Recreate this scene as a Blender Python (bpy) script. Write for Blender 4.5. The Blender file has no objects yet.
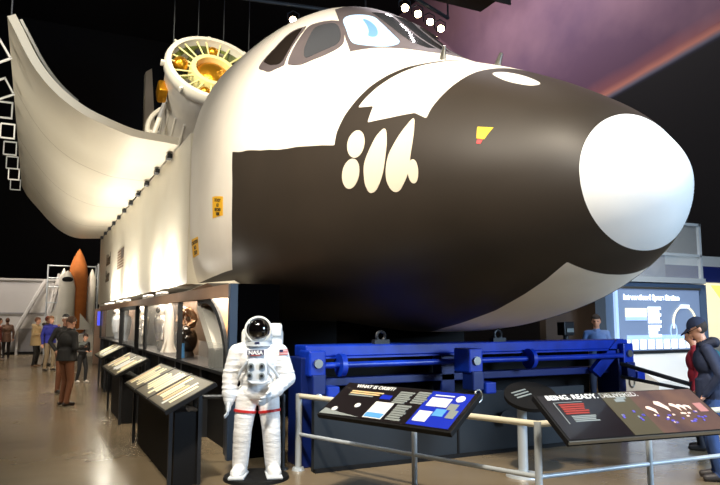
import bpy, bmesh, math, random
import numpy as np
from mathutils import Vector, Matrix, Euler
random.seed(7)
SC = bpy.context.scene
COL = SC.collection
PI = math.pi
R = math.radians

# ------------------------------------------------------------------ materials
def lin(r, g, b):
    f = lambda c: (c / 255 / 12.92) if c / 255 <= .04045 else ((c / 255 + .055) / 1.055) ** 2.4
    return (f(r), f(g), f(b), 1)

def mat(name, col, rough=.5, metal=0., emit=None, estr=0., noise=None, bump=None, spec=.5, trans=0., coat=0., alpha=None):
    m = bpy.data.materials.new(name); m.use_nodes = True
    nt = m.node_tree; b = nt.nodes['Principled BSDF']
    b.inputs['Base Color'].default_value = col
    b.inputs['Roughness'].default_value = rough
    b.inputs['Metallic'].default_value = metal
    b.inputs['Specular IOR Level'].default_value = spec
    b.inputs['Transmission Weight'].default_value = trans
    b.inputs['Coat Weight'].default_value = coat
    if alpha is not None: b.inputs['Alpha'].default_value = alpha
    if emit:
        b.inputs['Emission Color'].default_value = emit
        b.inputs['Emission Strength'].default_value = estr
    tc = None
    if noise or bump:
        tc = nt.nodes.new('ShaderNodeTexCoord')
    if noise:                                   # (scale, second colour, contrast)
        n = nt.nodes.new('ShaderNodeTexNoise'); n.inputs['Scale'].default_value = noise[0]; n.inputs['Detail'].default_value = 6
        nt.links.new(tc.outputs['Object'], n.inputs['Vector'])
        r = nt.nodes.new('ShaderNodeValToRGB')
        r.color_ramp.elements[0].position = .5 - noise[2]; r.color_ramp.elements[1].position = .5 + noise[2]
        r.color_ramp.elements[0].color = col; r.color_ramp.elements[1].color = noise[1]
        nt.links.new(n.outputs['Fac'], r.inputs['Fac']); nt.links.new(r.outputs['Color'], b.inputs['Base Color'])
    if bump:                                    # (scale xyz, strength, distance)
        mp = nt.nodes.new('ShaderNodeMapping'); mp.inputs['Scale'].default_value = bump[0]
        nt.links.new(tc.outputs['Object'], mp.inputs['Vector'])
        n = nt.nodes.new('ShaderNodeTexNoise'); n.inputs['Scale'].default_value = 1; n.inputs['Detail'].default_value = 3
        nt.links.new(mp.outputs['Vector'], n.inputs['Vector'])
        bp = nt.nodes.new('ShaderNodeBump'); bp.inputs['Strength'].default_value = bump[1]; bp.inputs['Distance'].default_value = bump[2]
        nt.links.new(n.outputs['Fac'], bp.inputs['Height']); nt.links.new(bp.outputs['Normal'], b.inputs['Normal'])
    return m

M = {}
M['white'] = mat('white_paint', lin(226, 222, 212), .45, noise=(1.2, lin(216, 211, 200), .2))
M['cream'] = mat('cream_paint', lin(222, 216, 198), .5, noise=(.8, lin(214, 206, 186), .2))
M['placard'] = mat('yellow_placard', lin(236, 180, 40), .5)
M['darktext'] = mat('dark_lettering', lin(60, 46, 20), .6)
M['greytext'] = mat('grey_lettering', lin(92, 86, 80), .6)
M['red'] = mat('red_paint', lin(190, 40, 40), .5)
M['yellow'] = mat('yellow_paint', lin(214, 180, 4), .5)
M['winframe'] = mat('window_frame_grey', lin(92, 84, 85), .45, noise=(3, lin(84, 77, 79), .2))
M['pane'] = mat('dark_window_glass', lin(70, 72, 76), .06, coat=1.)
M['panedark'] = mat('black_window_glass', lin(40, 34, 30), .08, coat=1.)
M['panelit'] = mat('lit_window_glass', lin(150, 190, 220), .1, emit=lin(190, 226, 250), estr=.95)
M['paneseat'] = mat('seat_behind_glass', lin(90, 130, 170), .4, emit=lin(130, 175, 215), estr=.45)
M['black'] = mat('matt_black', lin(12, 12, 14), .7, spec=.25)
M['charcoal'] = mat('charcoal_metal', lin(38, 40, 44), .45, metal=.3)
M['slate'] = mat('slate_skirt', lin(18, 25, 32), .6, noise=(1.5, lin(14, 20, 27), .2))
M['blue'] = mat('blue_enamel', lin(10, 54, 178), .35, noise=(4, lin(8, 40, 140), .2))
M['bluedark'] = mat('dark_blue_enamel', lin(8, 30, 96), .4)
M['steel'] = mat('brushed_steel', lin(170, 168, 160), .3, metal=.9)
M['railgrey'] = mat('grey_handrail_paint', lin(178, 186, 192), .35, metal=.2)
M['railcream'] = mat('cream_handrail_paint', lin(214, 208, 186), .35)
M['raildark'] = mat('dark_rail_paint', lin(58, 62, 68), .4, metal=.3)
M['gold'] = mat('gold_foil', lin(226, 160, 40), .3, metal=.85, bump=((6, 6, 6), .5, .05))
M['palegold'] = mat('pale_gold_frame', lin(236, 226, 160), .4)
M['green'] = mat('green_primer', lin(112, 124, 50), .5, noise=(3, lin(60, 62, 40), .15))
M['orange'] = mat('orange_foam', lin(186, 108, 44), .8, noise=(4, lin(168, 94, 36), .2))
M['bronze'] = mat('bronze_sheet', lin(140, 106, 74), .38, metal=.85, noise=(1.2, lin(112, 82, 56), .3))
M['copper'] = mat('copper_pipework', lin(150, 96, 60), .35, metal=.7, noise=(8, lin(190, 160, 130), .2))
M['silver'] = mat('silver_foil', lin(206, 200, 192), .25, metal=.8, bump=((5, 5, 3), .8, .08))
M['wood'] = mat('brown_fascia', lin(136, 106, 84), .5, noise=(2, lin(120, 92, 72), .2))
M['glass'] = mat('clear_glass', (.95, .98, .97, 1), .02, alpha=.12)
M['suit'] = mat('white_suit_fabric', lin(232, 234, 236), .7, bump=((9, 9, 30), .55, .018))
M['suitgrey'] = mat('pale_grey_fabric', lin(196, 204, 212), .7)
M['visor'] = mat('dark_visor', lin(8, 6, 7), .05, coat=1.)
M['navy'] = mat('navy_cloth', lin(30, 32, 74), .7)
M['chrome'] = mat('grey_metal_knob', lin(140, 150, 154), .35, metal=.3)
M['wall_light'] = mat('pale_partition', lin(196, 194, 192), .6, noise=(.4, lin(184, 180, 178), .2))
M['wall_grey'] = mat('grey_dado', lin(132, 130, 132), .6)
M['wall_black'] = mat('black_wall', lin(16, 15, 17), .8)
M['wall_dim'] = mat('dark_brown_wall', lin(66, 54, 46), .7, noise=(1.4, lin(48, 40, 36), .2))
M['wall_blue'] = mat('blue_grey_wall', lin(84, 104, 132), .5)
M['bluestripe'] = mat('blue_stripe_paint', lin(30, 46, 120), .5)
M['printwhite'] = mat('white_print', lin(226, 228, 226), .5)
M['printgrey'] = mat('grey_print', lin(132, 140, 140), .5)
M['printred'] = mat('red_print', lin(150, 56, 48), .5)
M['printblue'] = mat('blue_print', lin(20, 44, 180), .4)
M['printsky'] = mat('sky_blue_print', lin(90, 160, 226), .4)
M['printcream'] = mat('cream_print', lin(220, 190, 140), .5)
M['printolive'] = mat('olive_print', lin(80, 74, 58), .4)
M['printpale'] = mat('pale_yellow_print', lin(246, 238, 200), .4)
M['printbrown'] = mat('dark_brown_print', lin(25, 20, 23), .3, coat=.3)
M['bulb'] = mat('lamp_lens', (1, 1, 1, 1), .3, emit=lin(255, 226, 180), estr=40)
M['uplens'] = mat('uplight_lens', (1, 1, 1, 1), .3, emit=lin(255, 244, 226), estr=5)
M['screenblue'] = mat('blue_screen', lin(20, 20, 120), .3, emit=lin(70, 80, 235), estr=1.2)
M['boardlit'] = mat('backlit_board', lin(110, 130, 160), .3, emit=lin(96, 110, 138), estr=.75)
M['boardwhite'] = mat('backlit_white', lin(240, 246, 255), .3, emit=lin(235, 244, 255), estr=1.3)
M['boardsky'] = mat('backlit_sky_blue', lin(150, 180, 220), .3, emit=lin(160, 190, 235), estr=.9)
M['boardcream'] = mat('backlit_cream', lin(240, 230, 190), .3, emit=lin(246, 232, 190), estr=1.0)
M['signyellow'] = mat('backlit_yellow', lin(250, 220, 90), .4, emit=lin(255, 228, 120), estr=1.2)

def hull_mat():
    m = mat('tile_and_white_paint', lin(230, 226, 216), .5, spec=.35)
    nt = m.node_tree; b = nt.nodes['Principled BSDF']
    a = nt.nodes.new('ShaderNodeAttribute'); a.attribute_name = 'paint_edge'
    g = nt.nodes.new('ShaderNodeMapRange'); g.inputs[1].default_value = -.004; g.inputs[2].default_value = .004
    nt.links.new(a.outputs['Fac'], g.inputs[0])
    tc = nt.nodes.new('ShaderNodeTexCoord')
    n = nt.nodes.new('ShaderNodeTexNoise'); n.inputs['Scale'].default_value = 1.3; n.inputs['Detail'].default_value = 5
    nt.links.new(tc.outputs['Object'], n.inputs['Vector'])
    def ramp(c0, c1):
        r = nt.nodes.new('ShaderNodeValToRGB'); r.color_ramp.elements[0].position = .3; r.color_ramp.elements[1].position = .7
        r.color_ramp.elements[0].color = c0; r.color_ramp.elements[1].color = c1
        nt.links.new(n.outputs['Fac'], r.inputs['Fac']); return r
    rb = ramp(lin(42, 36, 30), lin(47, 40, 33)); rw = ramp(lin(232, 226, 214), lin(222, 215, 202))
    mx = nt.nodes.new('ShaderNodeMix'); mx.data_type = 'RGBA'
    nt.links.new(g.outputs[0], mx.inputs['Factor']); nt.links.new(rb.outputs['Color'], mx.inputs[6]); nt.links.new(rw.outputs['Color'], mx.inputs[7])
    nt.links.new(mx.outputs[2], b.inputs['Base Color'])
    return m
M['hull'] = hull_mat()

# ------------------------------------------------------------------ object helpers
def tag(o, label=None, cat=None, group=None, kind=None):
    for k, v in (('label', label), ('category', cat), ('group', group), ('kind', kind)):
        if v: o[k] = v
    return o

def thing(name, label, cat, loc=(0, 0, 0), rz=0., group=None):
    o = bpy.data.objects.new(name, None); COL.objects.link(o)
    o.location = loc; o.rotation_euler = (0, 0, rz); o.empty_display_size = .1
    return tag(o, label, cat, group)

def wmat(o):
    m = Matrix.LocRotScale(o.location, o.rotation_euler, o.scale)
    return (wmat(o.parent) @ m) if o.parent else m

def obj(name, bm, mats, parent=None, world=False, smooth=False, loc=None):
    """link a bmesh as one object; with world=True its vertices are in world coordinates"""
    me = bpy.data.meshes.new(name)
    if isinstance(bm, bmesh.types.BMesh):
        bmesh.ops.recalc_face_normals(bm, faces=bm.faces[:])
        if world and parent: bm.transform(wmat(parent).inverted())
        if loc is not None: bm.transform(Matrix.Translation(-Vector(loc)))
        bm.to_mesh(me); bm.free()
    else:
        me = bm
        if world and parent: me.transform(wmat(parent).inverted())
    for m in (mats if isinstance(mats, (list, tuple)) else [mats]): me.materials.append(m)
    if smooth:
        for p in me.polygons: p.use_smooth = True
        try: me.set_sharp_from_angle(angle=R(40))
        except Exception: pass
    o = bpy.data.objects.new(name, me); COL.objects.link(o)
    if parent: o.parent = parent
    if loc is not None: o.location = loc
    return o

def struct(name, bm, m):
    return tag(obj(name, bm, m), kind='structure')

def dup(root, loc=None, rz=None, label=None, group=None):
    r = root.copy(); COL.objects.link(r)
    if loc is not None: r.location = loc
    if rz is not None: r.rotation_euler = (0, 0, rz)
    if label: r['label'] = label
    if group: r['group'] = group
    for ch in list(root.children):
        c = ch.copy(); COL.objects.link(c); c.parent = r
        for g in list(ch.children):
            d = g.copy(); COL.objects.link(d); d.parent = c
    return r

B = bmesh.new
def box(bm, c, s, rot=None, bev=0.):
    r = bmesh.ops.create_cube(bm, size=1.)
    vs = r['verts']
    if bev:
        bmesh.ops.scale(bm, vec=s, verts=vs)
        es = list({e for v in vs for e in v.link_edges})
        g = bmesh.ops.bevel(bm, geom=es, offset=bev, segments=2, affect='EDGES', profile=.5)
        vs = list({v for f in g['faces'] for v in f.verts} | {v for v in vs if v.is_valid})
        todo = set(vs); stack = list(vs)
        while stack:
            v = stack.pop()
            for e in v.link_edges:
                w = e.other_vert(v)
                if w not in todo: todo.add(w); stack.append(w)
        vs = list(todo)
    else:
        bmesh.ops.scale(bm, vec=s, verts=vs)
    if rot is not None: bmesh.ops.rotate(bm, cent=(0, 0, 0), matrix=rot if isinstance(rot, Matrix) else Euler(rot).to_matrix(), verts=vs)
    bmesh.ops.translate(bm, vec=c, verts=vs)
    return bm

def bx(bm, x0, x1, y0, y1, z0, z1, bev=0.):
    return box(bm, ((x0 + x1) / 2, (y0 + y1) / 2, (z0 + z1) / 2), (abs(x1 - x0), abs(y1 - y0), abs(z1 - z0)), None, bev)

def cyl(bm, p0, p1, r0, r1=None, seg=16, caps=True):
    p0, p1 = Vector(p0), Vector(p1); d = p1 - p0
    q = Vector((0, 0, 1)).rotation_difference(d.normalized()).to_matrix().to_4x4()
    mtx = Matrix.Translation((p0 + p1) / 2) @ q
    bmesh.ops.create_cone(bm, cap_ends=caps, segments=seg, radius1=r0, radius2=r0 if r1 is None else r1, depth=d.length, matrix=mtx)
    return bm

def ell(bm, c, r, rot=None, seg=20, rings=12):
    m = Matrix.Translation(c) @ (Euler(rot).to_matrix().to_4x4() if rot is not None else Matrix()) @ Matrix.Diagonal((r[0], r[1], r[2], 1))
    return bmesh.ops.create_uvsphere(bm, u_segments=seg, v_segments=rings, radius=1, matrix=m)['verts']

def cap(bm, p0, p1, r0, r1, seg=14):
    if (Vector(p1) - Vector(p0)).length > 1e-4: cyl(bm, p0, p1, r0, r1, seg)
    ell(bm, p0, (r0,) * 3, seg=seg, rings=8); ell(bm, p1, (r1,) * 3, seg=seg, rings=8)
    return bm

def tube(bm, pts, r, seg=8, closed=False):
    pts = [Vector(p) for p in pts]; n = len(pts); rings = []
    for i, p in enumerate(pts):
        a = pts[(i - 1) % n] if (closed or i > 0) else p
        b = pts[(i + 1) % n] if (closed or i < n - 1) else p
        t = (b - a).normalized(); u = t.orthogonal().normalized() if not rings else (up - t * up.dot(t)).normalized()
        up = u; v = t.cross(u)
        rings.append([bm.verts.new(p + (u * math.cos(2 * PI * k / seg) + v * math.sin(2 * PI * k / seg)) * r) for k in range(seg)])
    for i in range(n if closed else n - 1):
        A, C_ = rings[i], rings[(i + 1) % n]
        for k in range(seg): bm.faces.new((A[k], A[(k + 1) % seg], C_[(k + 1) % seg], C_[k]))
    if not closed:
        bm.faces.new(rings[0][::-1]); bm.faces.new(rings[-1])
    return bm

def lathe(bm, prof, mtx=None, seg=48):
    mtx = mtx or Matrix(); rings = []
    for r, z in prof:
        rings.append([bm.verts.new(mtx @ Vector((r * math.cos(2 * PI * k / seg), r * math.sin(2 * PI * k / seg), z))) for k in range(seg)])
    for a, b in zip(rings, rings[1:]):
        for k in range(seg): bm.faces.new((a[k], a[(k + 1) % seg], b[(k + 1) % seg], b[k]))
    return bm

def prism(bm, poly, mtx, depth):
    """closed outline in local xy, extruded by depth along local z"""
    lo = [bm.verts.new(mtx @ Vector((x, y, 0))) for x, y in poly]
    hi = [bm.verts.new(mtx @ Vector((x, y, depth))) for x, y in poly]
    bm.faces.new(lo[::-1]); bm.faces.new(hi); n = len(poly)
    for i in range(n): bm.faces.new((lo[i], lo[(i + 1) % n], hi[(i + 1) % n], hi[i]))
    return bm

def text(name, s, size, m, parent, mtx, depth=.002, align='LEFT', spacing=1., bold=0., italic=0.):
    cu = bpy.data.curves.new('lettering', 'FONT'); cu.body = s; cu.size = size; cu.extrude = depth
    cu.align_x = align; cu.space_character = spacing; cu.offset = bold; cu.shear = italic
    t = bpy.data.objects.new('lettering', cu); COL.objects.link(t)
    dg = bpy.context.evaluated_depsgraph_get(); dg.update()
    me = bpy.data.meshes.new_from_object(t.evaluated_get(dg))
    bpy.data.objects.remove(t); me.name = name
    me.transform(mtx)
    me.materials.clear()
    return obj(name, me, m, parent, world=True)

def frame(o, x, y):
    """matrix with origin o, local x axis along x, local y along y (made square), z outwards"""
    x = Vector(x).normalized(); y = Vector(y); y = (y - x * y.dot(x)).normalized(); z = x.cross(y)
    m = Matrix.Identity(4)
    for i in range(3): m[i][0], m[i][1], m[i][2], m[i][3] = x[i], y[i], z[i], o[i]
    return m

def patchbox(mtx, x0, x1, y0, y1, z0, z1):
    bm = B(); bx(bm, x0, x1, y0, y1, z0, z1); bm.transform(mtx); return bm

# ------------------------------------------------------------------ the room
def build_room():
    fm = mat('polished_concrete', lin(138, 122, 98), .22, noise=(.45, lin(100, 88, 70), .22), spec=.5)
    nt = fm.node_tree; b = nt.nodes['Principled BSDF']
    n = nt.nodes.new('ShaderNodeTexNoise'); n.inputs['Scale'].default_value = 2.2; n.inputs['Detail'].default_value = 8
    tc = nt.nodes.new('ShaderNodeTexCoord'); nt.links.new(tc.outputs['Object'], n.inputs['Vector'])
    r = nt.nodes.new('ShaderNodeMapRange'); r.inputs[3].default_value = .14; r.inputs[4].default_value = .34
    nt.links.new(n.outputs['Fac'], r.inputs[0]); nt.links.new(r.outputs[0], b.inputs['Roughness'])
    struct('floor', bx(B(), -40, 12, -20, 14, -.2, 0), fm)
    struct('ceiling', bx(B(), -40, 12, -20, 14, 20, 20.2), M['wall_black'])
    # mural wall: a printed picture of the edge of the earth seen from orbit
    mm = mat('orbit_mural_print', lin(90, 66, 84), .8)
    nt = mm.node_tree; b = nt.nodes['Principled BSDF']
    tc = nt.nodes.new('ShaderNodeTexCoord'); sp = nt.nodes.new('ShaderNodeSeparateXYZ'); nt.links.new(tc.outputs['Object'], sp.inputs[0])
    def math_(op, a, b_):
        q = nt.nodes.new('ShaderNodeMath'); q.operation = op
        for i, v in enumerate((a, b_)):
            if isinstance(v, (int, float)): q.inputs[i].default_value = v
            else: nt.links.new(v, q.inputs[i])
        return q.outputs[0]
    line = math_('ADD', math_('MULTIPLY', sp.outputs[0], .145), 11.7)          # the limb rises gently to the right
    d = math_('SUBTRACT', sp.outputs[2], line)
    nz = nt.nodes.new('ShaderNodeTexNoise'); nz.inputs['Scale'].default_value = .5; nz.inputs['Detail'].default_value = 7
    nt.links.new(tc.outputs['Object'], nz.inputs['Vector'])
    d2 = math_('ADD', math_('DIVIDE', d, 9.), math_('MULTIPLY', math_('SUBTRACT', nz.outputs['Fac'], .5), math_('MULTIPLY', d, .05)))
    rp = nt.nodes.new('ShaderNodeValToRGB'); cr = rp.color_ramp
    cr.elements[0].position = 0; cr.elements[0].color = lin(4, 4, 6)
    cr.elements[1].position = 1; cr.elements[1].color = lin(116, 84, 92)
    for p_, c_ in ((.01, lin(26, 26, 46)), (.022, lin(120, 120, 136)), (.04, lin(222, 146, 124)), (.065, lin(160, 100, 104)), (.12, lin(112, 80, 104)), (.45, lin(120, 92, 118))):
        e = cr.elements.new(p_); e.color = c_
    nt.links.new(d2, rp.inputs['Fac'])
    n3 = nt.nodes.new('ShaderNodeTexNoise'); n3.inputs['Scale'].default_value = .16; n3.inputs['Detail'].default_value = 5; nt.links.new(tc.outputs['Object'], n3.inputs['Vector'])
    glow = math_('MULTIPLY', math_('MULTIPLY', math_('GREATER_THAN', d, .6), math_('MAXIMUM', math_('MULTIPLY', math_('SUBTRACT', n3.outputs['Fac'], .46), 3.), 0.)), 1.)
    gm = nt.nodes.new('ShaderNodeMix'); gm.data_type = 'RGBA'; gm.clamp_factor = True; nt.links.new(glow, gm.inputs['Factor']); nt.links.new(rp.outputs['Color'], gm.inputs[6]); gm.inputs[7].default_value = lin(176, 138, 150)
    nt.links.new(gm.outputs[2], b.inputs['Base Color'])
    struct('wall_mural', bx(B(), -40, 12, 14, 14.2, 0, 20), mm)
    struct('wall_far', bx(B(), -40.2, -40, -20, 14, 0, 20), M['wall_black'])
    struct('wall_left', bx(B(), -40, 12, -20.2, -20, 0, 20), M['wall_black'])
    struct('wall_behind', bx(B(), 12, 12.2, -20, 14, 0, 20), M['wall_black'])
    # pale partition at the end of the aisle
    bm = B(); bx(bm, -29.6, -29.4, -20, -3.0, 1.15, 3.35); struct('wall_partition', bm, M['wall_light'])
    bm = B(); bx(bm, -29.6, -29.42, -20, -3.0, 0.12, 1.15); struct('wall_dado', bm, M['wall_grey'])
    bm = B(); bx(bm, -29.6, -29.35, -20, -3.0, 0, .12); struct('baseboard_partition', bm, M['black'])
    bm = B(); bx(bm, -29.4, -29.36, -20, -3.0, 1.78, 1.86); struct('trim_1', bm, M['wall_grey'])
    bm = B(); bx(bm, -29.6, -29.34, -20, -3.0, 3.3, 3.38); struct('trim_2', bm, M['wall_light'])
    pst = None
    for y in (-5.75, -7.6, -4.2):
        if pst is None:
            pst = tag(obj('partition_post', bx(B(), -.04, .04, -.05, .05, 0, 1.15), M['wall_light']), 'pale upright post on the grey lower band of the far partition', 'post', 'posts along the far partition')
            pst.location = (-29.32, y, 0); continue
        dup(pst, (-29.32, y, 0))
    for a, b_, w, lab in (((-29.2, -6.3, .05), (-29.2, -4.72, 3.3), .09, 'slanting pale strut leaning on the far partition, farther from the rocket model'),
                          ((-29.0, -4.9, .05), (-29.0, -4.12, 3.6), .12, 'slanting pale strut leaning on the far partition, next to the rocket model')):
        bm = B(); cyl(bm, a, b_, w, w, 6)
        tag(obj('slanted_strut', bm, M['wall_light']), lab, 'strut')

# ------------------------------------------------------------------ the shuttle
SS = np.array([0, .12, .3, .6, 1.0, 1.5, 2.2, 3.0, 3.8, 4.3, 4.8, 5.3, 6.0, 7.0, 8.5])
PW = np.array([0.0, 0.37, 0.61, 0.89, 1.17, 1.45, 1.75, 2.02, 2.23, 2.32, 2.4, 2.47, 2.54, 2.62, 2.67])
PT = np.array([2.97, 3.239, 3.434, 3.703, 3.976, 4.276, 4.641, 5.015, 5.47, 5.828, 6.241, 6.65, 7.04, 7.22, 7.28])
PB = np.array([2.97, 2.565, 2.347, 2.13, 1.934, 1.763, 1.601, 1.476, 1.426, 1.453, 1.492, 1.528, 1.551, 1.564, 1.572])
PC = np.array([2.97, 2.924, 2.92, 2.939, 2.955, 2.967, 3.015, 3.081, 3.164, 3.214, 3.3, 3.45, 3.85, 4.3, 4.6])
NT = np.array([1.959, 1.953, 1.9, 2.027, 1.983, 2.011, 2.03, 2.041, 1.986, 1.9, 1.943, 2.05, 2.05, 2.0, 2.0])
NB = np.array([2.0, 2.0, 2.05, 2.08, 2.12, 2.22, 2.35, 2.44, 2.52, 2.62, 2.7, 2.85, 3.2, 4.0, 5.0])
def pchip(x, xp, fp):
    t = np.sqrt(xp); q = np.sqrt(np.maximum(x, 0)); h = np.diff(t); d = np.diff(fp) / h
    m = np.zeros(len(t)); m[0] = d[0]; m[-1] = d[-1]
    for i in range(1, len(t) - 1):
        if d[i - 1] * d[i] > 0:
            w1 = 2 * h[i] + h[i - 1]; w2 = h[i] + 2 * h[i - 1]; m[i] = (w1 + w2) / (w1 / d[i - 1] + w2 / d[i])
    k = np.clip(np.searchsorted(t, q, side='right') - 1, 0, len(h) - 1); u = (q - t[k]) / h[k]
    return (2 * u**3 - 3 * u**2 + 1) * fp[k] + (u**3 - 2 * u**2 + u) * h[k] * m[k] + (-2 * u**3 + 3 * u**2) * fp[k + 1] + (u**3 - u**2) * h[k] * m[k + 1]

def hull_pt(s, a):
    """s metres aft of the nose tip, a degrees up from the starboard side line -> xyz"""
    s = np.asarray(s, float); a = np.asarray(a, float); s, a = np.broadcast_arrays(s, a); sh = s.shape; f = s.ravel()
    W, T, Bo, Cc, nt, nb = [pchip(f, SS, p).reshape(sh) for p in (PW, PT, PB, PC, NT, NB)]
    c, sn = np.cos(np.radians(a)), np.sin(np.radians(a)); n = np.where(sn >= 0, nt, nb)
    y = -W * np.sign(c) * np.abs(c) ** (2 / n)
    z = Cc + np.where(sn >= 0, T - Cc, Cc - Bo) * np.sign(sn) * np.abs(sn) ** (2 / n)
    return np.stack([-s, y, z], -1)

def hull_norm(s, a):
    e = 1e-3; ds = hull_pt(s + e, a) - hull_pt(s - e, a); da = hull_pt(s, a + .05) - hull_pt(s, a - .05)
    n = np.cross(ds, da); n /= np.linalg.norm(n, axis=-1, keepdims=True) + 1e-12
    out = np.stack([0 * np.asarray(a), -np.cos(np.radians(a)), np.sin(np.radians(a))], -1)
    return np.where((n * out).sum(-1, keepdims=True) < 0, -n, n)

def smooth_poly(p, n=5):
    out = []; N = len(p)
    for i in range(N):
        a, b, c, d = [np.array(p[(i + k) % N], float) for k in (-1, 0, 1, 2)]
        for j in range(n):
            t = j / n
            out.append(tuple(.5 * (2 * b + (c - a) * t + (2 * a - 5 * b + 4 * c - d) * t * t + (3 * b - a - 3 * c + d) * t**3)))
    return out

def patch(name, poly, m, parent, off=.004, thick=.02, smooth=True, mirror=False, edge=.09):
    """a piece that lies on the hull: outline in hull coordinates, real thickness"""
    KA = .042
    p = smooth_poly(poly) if smooth else poly
    bm = B(); vs = [bm.verts.new((s, a * KA, 0)) for s, a in p]
    f = bm.faces.new(vs); bmesh.ops.triangulate(bm, faces=[f])
    for _ in range(5):
        es = [e for e in bm.edges if e.calc_length() > edge]
        if not es: break
        bmesh.ops.subdivide_edges(bm, edges=es, cuts=1)
        bmesh.ops.triangulate(bm, faces=bm.faces[:])
    bm.verts.ensure_lookup_table()
    S = np.array([v.co.x for v in bm.verts]); Aa = np.array([v.co.y / KA for v in bm.verts])
    P = hull_pt(S, Aa); N = hull_norm(S, Aa)
    if mirror: P[:, 1] *= -1; N[:, 1] *= -1
    top = P + N * (off); low = P + N * (off - thick)
    faces = [[v.index for v in f.verts] for f in bm.faces]
    bound = [[v.index for v in e.verts] for e in bm.edges if e.is_boundary]
    bm.free()
    b2 = B(); tv = [b2.verts.new(q) for q in top]; lv = [b2.verts.new(q) for q in low]
    for f in faces:
        b2.faces.new([tv[i] for i in f]); b2.faces.new([lv[i] for i in f][::-1])
    for i, j in bound: b2.faces.new((tv[i], tv[j], lv[j], lv[i]))
    return obj(name, b2, m, parent, world=True, smooth=True)

def sdf(S, A, poly):
    """signed distance (inside positive) from hull points to an outline, in metres along the skin"""
    K = .042; p = np.array(poly, float) * [1, K]; x = S.ravel(); y = (A * K).ravel()
    d = np.full(x.shape, 1e9); ins = np.zeros(x.shape, bool); n = len(p)
    for i in range(n):
        x0, y0 = p[i]; x1, y1 = p[(i + 1) % n]; ex, ey = x1 - x0, y1 - y0; L = ex * ex + ey * ey + 1e-12
        t = np.clip(((x - x0) * ex + (y - y0) * ey) / L, 0, 1)
        d = np.minimum(d, np.hypot(x - x0 - t * ex, y - y0 - t * ey))
        c = ((y0 > y) != (y1 > y)); xi = x0 + (y - y0) * ex / (ey if abs(ey) > 1e-12 else 1e-12)
        ins ^= c & (x < xi)
    return np.where(ins, d, -d).reshape(S.shape)

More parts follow.
